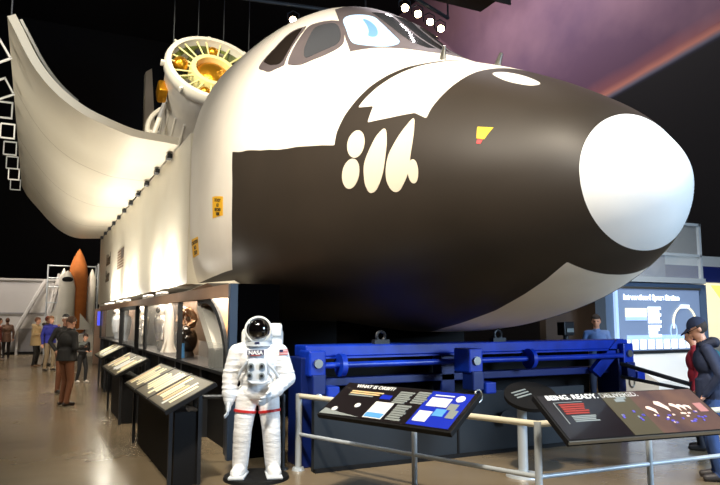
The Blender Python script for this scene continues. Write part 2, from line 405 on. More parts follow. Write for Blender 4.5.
def build_shuttle():
    root = thing('space_shuttle', 'huge black and white space shuttle trainer filling the hall above the blue cradle', 'space shuttle', (-4, 0, 1.45))
    CAPS = .425
    # ---- forward fuselage skin with its painted tile pattern
    ns, na = 330, 640
    s = CAPS + (np.linspace(0, 1, ns) ** 1.15) * (8.05 - CAPS)
    a = np.linspace(-180, 180, na, endpoint=False)
    Sg, Ag = np.meshgrid(s, a, indexing='ij')
    P = hull_pt(Sg, Ag)
    af = np.where(Ag > 90, 180 - Ag, np.where(Ag < -90, -180 - Ag, Ag))          # mirror port to starboard
    main = [(3.1, 16.4), (3.138, 21.6), (3.138, 28.3), (3.115, 34.9), (3.09, 43.2), (3.043, 51.1), (2.98, 59.8), (2.89, 67.), (2.86, 71), (2.84, 100), (9, 100), (9, -35.5), (8, -33.2), (6.9, -31.8), (6.17, -30.2), (5.955, -22.7), (5.795, -16.0), (5.707, -10.1), (5.672, -5.2), (5.657, -1.6), (5.672, 0.8), (5.707, 4.0), (5.743, 7.3), (5.293, 10.4), (4.924, 12.8), (4.566, 14.6), (4.22, 15.6), (3.885, 15.9), (3.59, 16.1), (3.333, 16.4)]
    quad = [(2.989, 32.6), (2.751, 33.8), (2.687, 26.1), (2.385, 28.6), (2.087, 31.7), (1.905, 29.5), (1.92, 35.1), (1.925, 44.5), (1.945, 54.0), (1.99, 66), (2.02, 100), (2.79, 100), (2.79, 70), (2.86, 62), (2.92, 51.3), (2.955, 44.1), (2.985, 37)]
    chin = [(3.663, -85.), (3.3, -82), (2.962, -79.), (2.4, -76.5), (1.939, -74.), (1.42, -68.6), (1.1, -64.4), (0.81, -59.0), (0.79, -68.0), (0.775, -79.0), (0.765, -100), (3.8, -100)]
    topov = smooth_poly([(1.816, 68.4), (1.773, 73.3), (1.531, 74.9), (1.256, 71.5), (1.256, 65.2), (1.46, 63.2), (1.676, 65.2)])
    sd = np.maximum.reduce([sdf(Sg, af, q) for q in (main, quad, chin, topov)])
    sd = np.clip(sd, -.3, .3)
    idx = np.arange(ns * na).reshape(ns, na); j2 = np.roll(idx, -1, 1)
    quads = np.stack([idx[:-1], j2[:-1], j2[1:], idx[1:]], -1).reshape(-1, 4)
    me = bpy.data.meshes.new('forward_fuselage')
    ctr = len(P.reshape(-1, 3))
    verts = P.reshape(-1, 3)
    me.from_pydata(verts.tolist(), [], quads.tolist())
    at = me.attributes.new('paint_edge', 'FLOAT', 'POINT'); at.data.foreach_set('value', sd.ravel().astype(np.float32))
    me.update()
    ff = obj('forward_fuselage', me, M['hull'], root, world=True, smooth=False)
    for p in me.polygons: p.use_smooth = True
    # ---- nose cap
    s2 = (np.linspace(0, 1, 40) ** 2) * CAPS; a2 = np.linspace(-180, 180, 160, endpoint=False)
    G1, G2 = np.meshgrid(s2[1:], a2, indexing='ij'); P2 = hull_pt(G1, G2) 
    v = [tuple(hull_pt(0., 0.))] + [tuple(q) for q in P2.reshape(-1, 3)]
    f = [(0, 1 + (k + 1) % 160, 1 + k) for k in range(160)]
    for i in range(38):
        for k in range(160): f.append((1 + i * 160 + k, 1 + i * 160 + (k + 1) % 160, 1 + (i + 1) * 160 + (k + 1) % 160, 1 + (i + 1) * 160 + k))
    me = bpy.data.meshes.new('nose_cap'); me.from_pydata(v, [], f); me.update()
    capm = mat('nose_cap_white', lin(226, 226, 224), .4, noise=(1.5, lin(214, 215, 214), .2))
    o = obj('nose_cap', me, capm, root, world=True)
    for p in me.polygons: p.use_smooth = True
    o['label'] = 'white rounded nose cap'
    # ---- thruster openings (white covers)
    def oval(cs, ca, rs, ra, tilt):
        return [(cs + rs * math.cos(t) * math.cos(tilt) - ra * .042 * math.sin(t) * math.sin(tilt), ca + (rs * math.cos(t) * math.sin(tilt) / .042 + ra * math.sin(t) * math.cos(tilt))) for t in np.linspace(0, 2 * PI, 14, endpoint=False)]
    C_ = [(2.373, 23.4), (2.447, 21.1), (2.496, 15.3), (2.534, 9.4), (2.521, 4.9), (2.484, 0.7), (2.41, -1.1), (2.312, 0.2), (2.252, 5.6), (2.252, 12.4), (2.288, 18.4)]
    D_ = [(2.052, 28.8), (2.11, 24.5), (2.169, 17.8), (2.216, 11.5), (2.216, 5.6), (2.181, 0.9), (2.087, -1.6), (1.995, -0.2), (1.927, 5.2), (1.927, 12.1), (1.961, 21.1)]
    cov = mat('thruster_cover_white', lin(204, 194, 176), .55)
    for pl in (oval(2.738, 17.0, .135, 5.6, -.25), oval(2.728, 5.8, .135, 5.4, 0), C_, D_, oval(1.872, 5.4, .062, 5., -.1)):
        patch('thruster_cover', pl, cov, root, .004, .02)
    patch('yellow_marking', [(1.304, 27.2), (1.154, 27.7), (1.191, 20.5), (1.266, 20.7)], M['yellow'], root, .004, .015, smooth=False)
    patch('red_marking', [(1.258, 20.0), (1.205, 20.2), (1.212, 17.8), (1.25, 17.8)], M['red'], root, .004, .015, smooth=False)
    # ---- cockpit windows
    w1 = [(5.76, 34.2), (5.55, 34.0), (5.361, 34.9), (5.141, 38.9), (5.174, 41.2), (5.447, 54.9), (5.55, 54.7), (5.672, 50.4), (5.69, 42.5)]
    fr = patch('cockpit_window', w1, M['winframe'], root, .006, .03)
    g = patch('window_pane', [(5.70, 37.), (5.6, 36.4), (5.39, 37.2), (5.22, 40.6), (5.47, 53.3), (5.55, 53.2), (5.63, 49.5), (5.65, 42.5)], M['panedark'], fr, .012, .02)
    w2 = [(5.107, 41.2), (5.007, 40.9), (4.908, 42.1), (4.793, 44.3), (4.598, 51.1), (4.55, 57.1), (4.647, 60.7), (4.891, 64.3), (5.09, 66.4), (5.208, 64.8), (5.395, 59.6), (5.43, 56.0), (5.31, 50.6)]
    fr2 = patch('cockpit_window', w2, M['winframe'], root, .006, .03)
    patch('window_pane', [(4.858, 46.1), (4.744, 50.2), (4.647, 56.0), (4.695, 59.6), (4.908, 63.0), (5.09, 64.1), (5.191, 61.9), (5.259, 57.6), (5.141, 52.6), (5.007, 47.9)], M['pane'], fr2, .012, .02)
    side = [(5.66, 71.1), (5.276, 67.7), (4.711, 62.1), (4.313, 58.0), (4.112, 65.2), (3.766, 75.1), (3.54, 80.5), (3.44, 86)]
    ws = side + [(3.42, 90)] + [(q, 180 - w) for q, w in side[::-1]] + [(5.82, 100), (5.9, 90), (5.82, 80)]
    wf = patch('windshield_frame', ws, M['winframe'], root, .006, .03, smooth=False)
    p1 = [(5.124, 68.0), (5.191, 72.7), (5.074, 79.6), (4.776, 79.6), (4.204, 77.6), (4.081, 76.3), (4.005, 74.2), (3.99, 70.9), (4.066, 67.7), (4.392, 62.6), (4.566, 62.2), (4.891, 65.3)]
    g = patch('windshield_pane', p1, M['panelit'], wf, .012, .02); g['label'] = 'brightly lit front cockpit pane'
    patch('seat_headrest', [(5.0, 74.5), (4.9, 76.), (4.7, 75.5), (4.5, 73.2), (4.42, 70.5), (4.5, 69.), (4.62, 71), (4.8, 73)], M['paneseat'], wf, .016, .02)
    patch('windshield_pane', p1, M['pane'], wf, .012, .02, mirror=True)
    pc = [(5.25, 82), (5.25, 89), (3.85, 89), (3.8, 85), (4.1, 82)]
    patch('windshield_pane', pc, M['pane'], wf, .012, .02, smooth=False)
    patch('windshield_pane', pc, M['pane'], wf, .012, .02, smooth=False, mirror=True)
    # ---- small probes on top of the nose
    for ps, pa, h in ((2.95, 75.5, .16), (2.34, 86.5, .14)):
        p = hull_pt(ps, pa); n = hull_norm(ps, pa); bm = B()
        cyl(bm, p - n * .02, p + n * h + np.array([.03, 0, 0]), .045, .022, 10)
        obj('air_data_probe', bm, M['steel'], root, world=True, smooth=True)
    # ---- yellow placards on the white side panel
    for (sc, ac, poly, lines) in ((6.31, -6.0, [(6.56, -3.7), (6.06, -3.2), (6.08, -8.0), (6.56, -8.9)], ['DO NOT', 'GO', 'BEYOND', 'HERE']), (7.68, -15.6, [(7.88, -12.2), (7.46, -12.4), (7.5, -19.2), (7.9, -19.4)], ['CAUTION', 'NO', 'STEP'])):
        pl = patch('placard', poly, M['placard'], root, .004, .012, smooth=False)
        a0, a1 = max(q[1] for q in poly) - .5, min(q[1] for q in poly) + .6; n_ = len(lines)
        hh = float(np.linalg.norm(hull_pt(sc, a0) - hull_pt(sc, a1))) / n_
        for i, tx in enumerate(lines):
            aa = a0 + (a1 - a0) * (i + .82) / n_; p = hull_pt(sc, aa); nv = hull_norm(sc, aa)
            up_ = hull_pt(sc, aa + 1) - hull_pt(sc, aa - 1); ri = hull_pt(sc - .05, aa) - hull_pt(sc + .05, aa)
            text('placard_text', tx, hh * .95, M['darktext'], pl, frame(p + nv * .006, ri, up_), .002, 'CENTER', bold=.002)
    # ---- payload bay bulkhead, mid fuselage
    bm = B(); prof = [tuple(hull_pt(7.98, t)) for t in np.linspace(-180, 180, 120, endpoint=False)]
    c = bm.verts.new((-8.02, 0, 4.3)); vs = [bm.verts.new((-8.02, q[1] * .995, 4.3 + (q[2] - 4.3) * .995)) for q in prof]
    for i in range(120): bm.faces.new((c, vs[i], vs[(i + 1) % 120]))
    obj('bay_bulkhead', bm, M['cream'], root, world=True)
    for sg, nm in ((-1, 'starboard'), (1, 'port')):
        bm = B(); bx(bm, -26.4, -8.0, sg * 2.67, sg * 2.52, 2.22, 4.98); sw = obj('bay_side_wall', bm, M['cream'], root, world=True)
        if sg < 0: side_wall = sw
    bm = B(); bx(bm, -26.4, -8.0, -2.52, 2.52, 2.22, 2.4); obj('bay_floor', bm, M['cream'], root, world=True)
    bm = B(); bx(bm, -26.6, -26.4, -2.67, 2.67, 2.2, 4.98); obj('bay_aft_bulkhead', bm, M['cream'], root, world=True)
    bm = B(); bx(bm, -26.4, -8.05, -2.665, -2.5, 4.95, 5.0); obj('door_sill', bm, M['white'], root, world=True)
    # keel fairing under the white side panel
    bm = B(); v = [bm.verts.new(q) for q in ((-7.95, -2.6, 2.22), (-5.9, -2.45, 2.1), (-6.1, -1.7, 1.9), (-7.95, -1.8, 1.95), (-7.95, -2.4, 2.24), (-6.2, -2.3, 2.2))]
    bmesh.ops.convex_hull(bm, input=v); obj('keel_fairing', bm, M['cream'], root, world=True)
    bm = B(); v = [bm.verts.new(q) for q in ((-7.9, -2.78, 2.03), (-6.2, -2.72, 2.15), (-6.0, -2.6, 2.05), (-7.9, -2.5, 2.03), (-6.1, -2.4, 2.15), (-7.6, -2.75, 2.09))]
    bmesh.ops.convex_hull(bm, input=v); obj('dark_fairing', bm, M['panedark'], root, world=True)
    # lettering and flag on the side wall
    text('side_lettering', 'United\nStates', .62, M['darktext'], side_wall, frame((-23.6, -2.675, 3.62), (1, 0, 0), (0, 0, 1)), .004, 'LEFT', .95, .01, .25)
    fl = patchbox(frame((-19.5, -2.672, 3.22), (1, 0, 0), (0, 0, 1)), 0, 1.75, 0, .62, 0, .004)
    flag = obj('flag_panel', fl, mat('faded_cream', lin(196, 184, 160), .6), side_wall, world=True)
    for k in range(7):
        obj('flag_stripe', patchbox(frame((-19.5, -2.677, 3.22), (1, 0, 0), (0, 0, 1)), 0, 1.75, k * .09, k * .09 + .05, 0, .004), mat('faded_brown', lin(120, 92, 72), .6) if k == 0 else bpy.data.materials['faded_brown'], flag, world=True)
    obj('flag_canton', patchbox(frame((-19.5, -2.682, 3.22), (1, 0, 0), (0, 0, 1)), 1.05, 1.75, .31, .62, 0, .004), mat('faded_navy', lin(96, 84, 76), .6), flag, world=True)
    # ---- the open payload bay door
    dm = mat('door_skin', lin(222, 214, 194), .5, noise=(.5, lin(214, 205, 184), .2))
    nt = dm.node_tree; b = nt.nodes['Principled BSDF']; src = b.inputs['Base Color'].links[0].from_socket
    tc = nt.nodes.new('ShaderNodeTexCoord'); sp = nt.nodes.new('ShaderNodeSeparateXYZ'); nt.links.new(tc.outputs['Object'], sp.inputs[0])
    q = nt.nodes.new('ShaderNodeMath'); q.operation = 'PINGPONG'; q.inputs[1].default_value = 2.28; nt.links.new(sp.outputs[0], q.inputs[0])
    q2 = nt.nodes.new('ShaderNodeMath'); q2.operation = 'LESS_THAN'; q2.inputs[1].default_value = .03; nt.links.new(q.outputs[0], q2.inputs[0])
    mx = nt.nodes.new('ShaderNodeMix'); mx.data_type = 'RGBA'; nt.links.new(q2.outputs[0], mx.inputs['Factor']); nt.links.new(src, mx.inputs[6]); mx.inputs[7].default_value = lin(178, 166, 144)
    nt.links.new(mx.outputs[2], b.inputs['Base Color'])
    def door_profile(t):
        F_ = np.array([(-2.68, 5.04), (-3.01, 5.07), (-3.52, 5.11), (-4.02, 5.26), (-4.5, 5.46), (-4.97, 5.80), (-5.35, 6.25), (-5.68, 6.86), (-5.80, 7.08)])
        A_ = np.array([(-2.68, 5.02), (-3.09, 4.99), (-3.6, 4.98), (-4.0, 5.09), (-4.4, 5.33), (-4.78, 5.68), (-5.15, 6.1), (-5.6, 6.62), (-5.84, 7.05)])
        ctl = F_ * (1 - t) + A_ * t; pts = []
        for i in range(len(ctl) - 1):
            a0, b0, c0, d0 = [ctl[min(max(i + k, 0), len(ctl) - 1)] for k in (-1, 0, 1, 2)]
            for u in np.linspace(0, 1, 5, endpoint=False):
                pts.append(.5 * (2 * b0 + (c0 - a0) * u + (2 * a0 - 5 * b0 + 4 * c0 - d0) * u * u + (3 * b0 - a0 - 3 * c0 + d0) * u**3))
        pts.append(ctl[-1]); pts = np.array(pts)
        tg = np.gradient(pts, axis=0); nn = np.stack([tg[:, 1], -tg[:, 0]], 1); nn /= np.linalg.norm(nn, axis=1)[:, None]
        nn *= np.where(nn[:, 1:2] < 0, -1, 1)
        return pts, nn
    bm = B(); xs = np.linspace(-9.2, -26.3, 14); rows = []
    for x in xs:
        pts, nn = door_profile((-9.2 - x) / 17.1); ring = np.concatenate([pts, (pts + nn * .15)[::-1]]); n = len(ring)
        rows.append([bm.verts.new((x, p[0], p[1])) for p in ring])
    for r0, r1 in zip(rows, rows[1:]):
        for k in range(n): bm.faces.new((r0[k], r0[(k + 1) % n], r1[(k + 1) % n], r1[k]))
    for rr in (rows[0], rows[-1]):
        h = len(pts)
        for k in range(h - 1): bm.faces.new((rr[k], rr[k + 1], rr[n - 2 - k], rr[n - 1 - k]))
    pts, nn = door_profile(.1)
    door = obj('payload_bay_door', bm, dm, root, world=True, smooth=True)
    # radiator panel lying in the door, lifted at its forward end
    bm = B(); q_ = pts[22:] + nn[22:] * .22; ring2 = np.concatenate([q_, (q_ + nn[22:] * .05)[::-1]]); n2 = len(ring2)
    rw = [[bm.verts.new((x, p[0], p[1])) for p in ring2] for x in (-9.5, -17.5)]
    for k in range(n2): bm.faces.new((rw[0][k], rw[0][(k + 1) % n2], rw[1][(k + 1) % n2], rw[1][k]))
    for rr in rw:
        for k in range(len(q_) - 1): bm.faces.new((rr[k], rr[k + 1], rr[n2 - 2 - k], rr[n2 - 1 - k]))
    obj('radiator_panel', bm, M['steel'], door, world=True, smooth=True)
    for k in range(11):
        x = -9.9 - k * 1.55; bm = B(); bx(bm, x - .12, x + .12, -2.78, -2.68, 4.90, 5.0, .01); cyl(bm, (x - .14, -2.74, 4.97), (x + .14, -2.74, 4.97), .035, .035, 10)
        obj('door_hinge', bm, M['charcoal'], door, world=True)
    for k, x in enumerate((-10.1, -12.4, -14.4, -16.5, -18.6, -20.7, -22.7, -24.8)):
        w, h = .36, .40; ang = (.55, .5, 0, 0, 0, 0, 0, 0)[k]
        mt = Matrix.Translation((x, -5.83, 6.80)) @ Euler((ang, 0, 0)).to_matrix().to_4x4()
        bm = B()
        for (c0, s0) in (((0, -w, 0), (.05, .035, h)), ((0, -w / 2, h / 2), (.05, w, .035)), ((0, -w / 2, -h / 2), (.05, w, .035)), ((0, -.02, 0), (.05, .035, h))): box(bm, c0, s0)
        bm.transform(mt); obj('latch_bracket', bm, M['printwhite'], door, world=True)
    # tall panel standing up from the aft end of the bay
    bm = B(); v = [bm.verts.new(q) for q in ((-25.4, -1.15, 4.9), (-25.4, -.35, 4.9), (-25.4, -1.22, 12.4), (-25.4, -.97, 12.6), (-25.9, -1.15, 4.9), (-25.9, -.35, 4.9), (-25.9, -1.22, 12.4), (-25.9, -.97, 12.6))]
    bmesh.ops.convex_hull(bm, input=v); obj('tail_panel', bm, M['cream'], root, world=True)
    # keel posts that carry the trainer on the floor
    for x in (-9.5, -14, -19, -24.5):
        bm = B(); bx(bm, x - .25, x + .25, -1.2, 1.2, 0, 2.25); obj('support_post', bm, M['black'], root, world=True)
    bm = B(); bx(bm, -5.4, -4.6, -.9, .9, .0, 1.6); obj('support_post', bm, M['black'], root, world=True)
    return root

# ------------------------------------------------------------------ the upper stage hung over the bay
def build_stage():
    e = R(31); ax = Vector((math.cos(e), 0, math.sin(e))); o = Vector((-18., 0.05, 10.1))
    yv = Vector((0, 1, 0)); xv = yv.cross(ax)
    mtx = Matrix.Identity(4)
    for i in range(3): mtx[i][0], mtx[i][1], mtx[i][2], mtx[i][3] = xv[i], yv[i], ax[i], o[i]
    root = thing('upper_stage', 'white rocket upper stage with open gold interior, hung on cables behind the cockpit', 'rocket stage', tuple(o - ax * 3))
    P = lambda n, bm, m, par=root, sm=True: (bm.transform(mtx), obj(n, bm, m, par, world=True, smooth=sm))[1]
    Rr = 1.62
    P('outer_ring', lathe(B(), [(Rr - .16, .05), (Rr - .16, .16), (Rr, .16), (Rr + .05, .05), (Rr + .05, -.2), (Rr - .02, -.3), (Rr - .2, -.3), (Rr - .16, .05)]), M['white'])
    body = P('stage_body', lathe(B(), [(Rr - .05, -.28), (Rr - .08, -.9), (1.3, -1.6), (1.25, -5.0), (0.0, -5.0)]), M['white'])
    for k in range(20):
        t = 2 * PI * k / 20; bm = B(); c, s_ = math.cos(t), math.sin(t)
        cyl(bm, (1.29 * c, 1.29 * s_, -1.7), (1.29 * c, 1.29 * s_, -4.9), .05, .05, 8); P('body_rib', bm, M['white'], body)
    P('inner_deck', lathe(B(), [(Rr - .14, -.05), (1.3, -.35), (.72, -.45), (0, -.5)]), M['green'])
    P('inner_ring', lathe(B(), [(.62, -.1), (.62, .06), (.78, .06), (.82, -.1), (.82, -.4), (.62, -.4), (.62, -.1)]), M['palegold'])
    bm = B(); ell(bm, (0, 0, -.25), (.6, .6, .34), seg=28, rings=14); P('gold_nozzle', bm, M['gold'])
    for k in range(22):
        t = 2 * PI * (k + (.3 if k % 2 else .1)) / 22; c, s_ = math.cos(t), math.sin(t); bm = B()
        cyl(bm, (.8 * c, .8 * s_, -.05), (1.48 * c, 1.48 * s_, .03), .03, .03, 6); P('spoke', bm, M['palegold'])
    for t, r_, q in ((R(170), 1.12, .27), (R(250), 1.15, .2), (R(300), 1.1, .22), (R(20), 1.13, .24), (R(85), 1.15, .2)):
        # angle measured in the ring plane
        bm = B(); ell(bm, (r_ * math.cos(t + PI / 2), r_ * math.sin(t + PI / 2), -.12), (q,) * 3); P('gold_tank', bm, M['gold'])
    for k in range(10):
        t = 2 * PI * (k + .5) / 10; bm = B(); box(bm, (1.12 * math.cos(t), 1.12 * math.sin(t), -.2), (.22, .3, .2), (0, 0, t), .02)
        P('avionics_box', bm, M['charcoal'] if k % 2 else M['steel'])
    for k in range(8):
        t = 2 * PI * k / 8; bm = B(); box(bm, ((Rr + .08) * math.cos(t), (Rr + .08) * math.sin(t), -.02), (.16, .1, .2), (0, 0, t), .01); P('clamp', bm, M['white'])
    bm = B(); box(bm, (.3, -1.6, -1.0), (.55, .32, .6), None, .08); P('gold_side_box', bm, M['gold'])
    bm = B(); pts = [(1.75 * math.cos(t), 1.75 * math.sin(t), -3.2) for t in np.linspace(0, 2 * PI, 40, endpoint=False)]; tube(bm, pts, .09, 8, True); P('cradle_ring', bm, M['white'])
    for k in range(6):
        t = 2 * PI * (k + .5) / 6; bm = B(); cyl(bm, (1.25 * math.cos(t), 1.25 * math.sin(t), -3.2), (1.75 * math.cos(t), 1.75 * math.sin(t), -3.2), .06, .06, 8); P('cradle_arm', bm, M['white'])
    first = None
    for (yy, xx) in ((-1.3, -.95), (-.4, -1.6), (.5, -1.5), (1.35, -.9)):
        p = mtx @ Vector((xx, yy, 0)); bm = B(); cyl(bm, p, (p.x, p.y, 19.99), .018, .018, 6)
        tag(obj('hanging_cable', bm, M['raildark'], loc=tuple(p)), 'thin dark cable running from the ceiling to the rim of the gold-lined rocket stage', 'cable', 'cables holding the rocket stage')
    for x, y in ((-9.6, -5.75), (-10.2, -5.78)):
        bm = B(); cyl(bm, (x, y, 7.12), (x, y, 19.99), .016, .016, 6)
        tag(obj('hanging_cable', bm, M['raildark'], loc=(x, y, 7.12)), 'thin dark cable running from the ceiling to the tip of the open cream bay door', 'cable', 'cables holding the bay door')
    # trunnion frame that carries the stage on the bay sills
    bm = B(); lo = mtx @ Vector((0, 0, -4.4))
    for sg in (-1, 1):
        cyl(bm, (lo.x, sg * 1.25, lo.z), (lo.x, sg * 2.55, 5.0), .09, .09, 8)
        obj('trunnion_strut', bm, M['white'], root, world=True); bm = B(); cyl(bm, (lo.x + 2.2, sg * 1.2, lo.z + 1.7), (lo.x + 2.2, sg * 2.55, 5.0), .09, .09, 8)
        obj('trunnion_strut', bm, M['white'], root, world=True); bm = B()
    bm.free()

# ------------------------------------------------------------------ blue transporter below the nose
def build_cradle():
    root = thing('support_cradle', 'bright blue steel cradle beam under the shuttle nose', 'cradle', (-3.1, .15, 0))
    P = lambda n, bm, m, par=root, sm=False: obj(n, bm, m, par, world=True, smooth=sm)
    bm = B(); bx(bm, -3.35, -3.0, -2.35, 2.62, 1.18, 1.31, .015); bx(bm, -3.02, -2.98, -2.35, 2.62, 1.16, 1.18); P('main_beam', bm, M['blue'])
    bm = B(); cyl(bm, (-2.92, -2.2, 1.09), (-2.92, 2.5, 1.09), .035, .035, 14); pp = P('torque_pipe', bm, M['blue'], sm=True)
    for y in (-1.95, .75):
        bm = B(); cyl(bm, (-2.92, y - .03, 1.09), (-2.92, y + .03, 1.09), .13, .13, 20); P('flange', bm, M['blue'], pp, True)
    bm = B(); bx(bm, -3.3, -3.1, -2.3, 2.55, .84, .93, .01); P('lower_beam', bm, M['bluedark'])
    for y, x in ((-2.27, -2.9), (-.42, -2.55), (2.5, -2.95)):
        bm = B(); bx(bm, x - .25, x + .07, y - .1, y + .1, .98, 1.26, .02); bk = P('bracket', bm, M['blue'])
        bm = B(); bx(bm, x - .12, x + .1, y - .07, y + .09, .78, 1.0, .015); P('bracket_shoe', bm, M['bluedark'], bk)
        bm = B(); bx(bm, x - .1, x + .13, y + .09, y + .24, .74, .87, .015); P('bracket_foot', bm, M['blue'], bk)
        bm = B(); cyl(bm, (x + .07, y, 1.12), (x + .1, y, 1.12), .05, .05, 12); P('bolt', bm, M['steel'], bk, True)
        bm = B(); tube(bm, [(x + .1 + .045 * 0, y + .05 * math.cos(t), .72 + .07 * math.sin(t)) for t in np.linspace(0, 2 * PI, 16, endpoint=False)], .012, 6, True); P('shackle', bm, M['steel'], bk, True)
    bm = B(); bx(bm, -3.6, -3.5, -2.25, 2.35, .05, 1.18); P('interior_shade_sheet', bm, M['black'])  # black sheet added to stand in for the shade inside the cradle
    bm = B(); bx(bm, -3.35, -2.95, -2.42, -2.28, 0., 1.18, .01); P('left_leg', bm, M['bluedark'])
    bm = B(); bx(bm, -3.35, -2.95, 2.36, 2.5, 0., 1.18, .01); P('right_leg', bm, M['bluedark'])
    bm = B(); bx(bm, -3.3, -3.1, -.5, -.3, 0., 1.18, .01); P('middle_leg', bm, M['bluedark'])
    bm = B(); prism(bm, [(0, 0), (.5, .42), (.62, .42), (.62, .3), (.14, -.1)], frame((-2.98, 1.9, .9), (0, 1, 0), (0, 0, 1)), -.08); P('gusset', bm, M['blue'])
    for y in (-1.35, .38):
        bm = B(); bx(bm, -3.14, -3.06, y - .1, y + .1, 1.3, 1.36)
        tube(bm, [(-3.1, y + .055 * math.cos(t), 1.4 + .055 * math.sin(t)) for t in np.linspace(0, 2 * PI, 18, endpoint=False)], .02, 8, True); P('lifting_lug', bm, M['charcoal'], sm=True)
    bm = B(); cyl(bm, (-2.9, 2.35, .98), (-1.6, 2.9, .62), .03, .03, 8); tb = P('tow_bar', bm, M['charcoal'], sm=True)
    bm = B(); cyl(bm, (-2.9, 2.35, .80), (-1.6, 2.9, .60), .025, .025, 8); P('tow_bar_strut', bm, M['charcoal'], tb, True)
    bm = B(); bx(bm, -1.72, -1.5, 2.8, 3.0, 0., .64, .01); P('tow_bar_foot', bm, M['charcoal'], tb)
    # dark skirt platform
    pl = thing('skirt_platform', 'dark slate skirting platform on the floor below the blue cradle', 'platform', (-2.85, -.5, 0))
    bm = B(); bx(bm, -2.78, -2.70, -2.36, 1.45, .0, .74); obj('front_skirt', bm, M['slate'], pl, world=True)
    bm = B(); bx(bm, -2.72, -2.66, -2.36, 1.45, .0, .04); obj('kick_strip', bm, M['black'], pl, world=True)
    bm = B(); cyl(bm, (-2.70, .1, .42), (-2.62, .1, .42), .05, .05, 14); cyl(bm, (-2.62, .1, .42), (-2.6, .1, .42), .09, .09, 14); obj('valve_knob', bm, M['charcoal'], pl, world=True, smooth=True)
    bm = B(); bx(bm, -2.70, -2.685, -.55, -.53, 0.04, .74); obj('skirt_joint', bm, M['black'], pl, world=True)

# ------------------------------------------------------------------ rails and reading panels
def rail_bar(bm, pts, r): 
    for a, b in zip(pts, pts[1:]): cap(bm, a, b, r, r, 10)
    return bm

def build_rails():
    root = thing('handrail', 'pale two-bar handrail bent around the blue cradle in front of the shuttle nose', 'handrail', (-.25, -1.45, 0))
    A, K, E_ = (-2.9, -2.46), (-.26, -1.45), (-.12, 1.6)
    P = lambda n, bm, m: obj(n, bm, m, root, world=True, smooth=True)
    z3 = lambda p, z: (p[0], p[1], z)
    P('upper_rail', rail_bar(B(), [z3(A, .78), z3(K, .78), z3(E_, .78)], .026), M['railcream'])
    P('lower_rail', rail_bar(B(), [z3(A, .375), z3(K, .375), z3(E_, .375)], .02), M['railgrey'])
    for q, r_ in ((A, .035), ((-1.42, -1.894), .026), (K, .03), ((-.206, -.28), .026), ((-.16, .72), .026), (E_, .026)):
        bm = B(); cyl(bm, z3(q, .03), z3(q, .80), r_, r_, 14); cyl(bm, z3(q, 0), z3(q, .03), .07, .06, 16); P('post', bm, M['railgrey'])
    # aisle rail
    r2 = thing('handrail', 'dark handrail under the lit panels along the aisle, behind the astronaut suit', 'handrail', (-3.26, -3.5, 0))
    P = lambda n, bm, m: obj(n, bm, m, r2, world=True, smooth=True)
    P('upper_rail', rail_bar(B(), [(-3.26, -3.5, .78), (-3.0, -2.6, .78)], .022), M['raildark'])
    P('lower_rail', rail_bar(B(), [(-5.6, -3.62, .42), (-3.26, -3.5, .42)], .022), M['raildark'])
    P('top_rail', rail_bar(B(), [(-5.6, -3.62, .72), (-3.26, -3.5, .78)], .022), M['raildark'])
    for q in ((-3.26, -3.5, .78), (-4.1, -3.55, .74), (-4.9, -3.59, .73), (-5.6, -3.62, .72), (-3.0, -2.6, .78)):
        bm = B(); cyl(bm, (q[0], q[1], 0), q, .024, .024, 12); cyl(bm, (q[0], q[1], 0), (q[0], q[1], .02), .06, .06, 14); P('post', bm, M['raildark'])

class Panel:
    def __init__(s, o, bl, br, tl, name='reading_panel'):
        pass

def board(root, bl, br, tl, w, d, face, edge=None, th=.045):
    mt = frame(bl, Vector(br) - Vector(bl), Vector(tl) - Vector(bl))
    slab = obj('panel_slab', (lambda bm: (bx(bm, 0, w, 0, d, -th, 0, .006), bm.transform(mt), bm)[2])(B()), M['black'], root, world=True)
    fc = obj('graphic_sheet', patchbox(mt, .02, w - .02, .02, d - .02, 0, .003), face, root, world=True)
    return mt, slab, fc

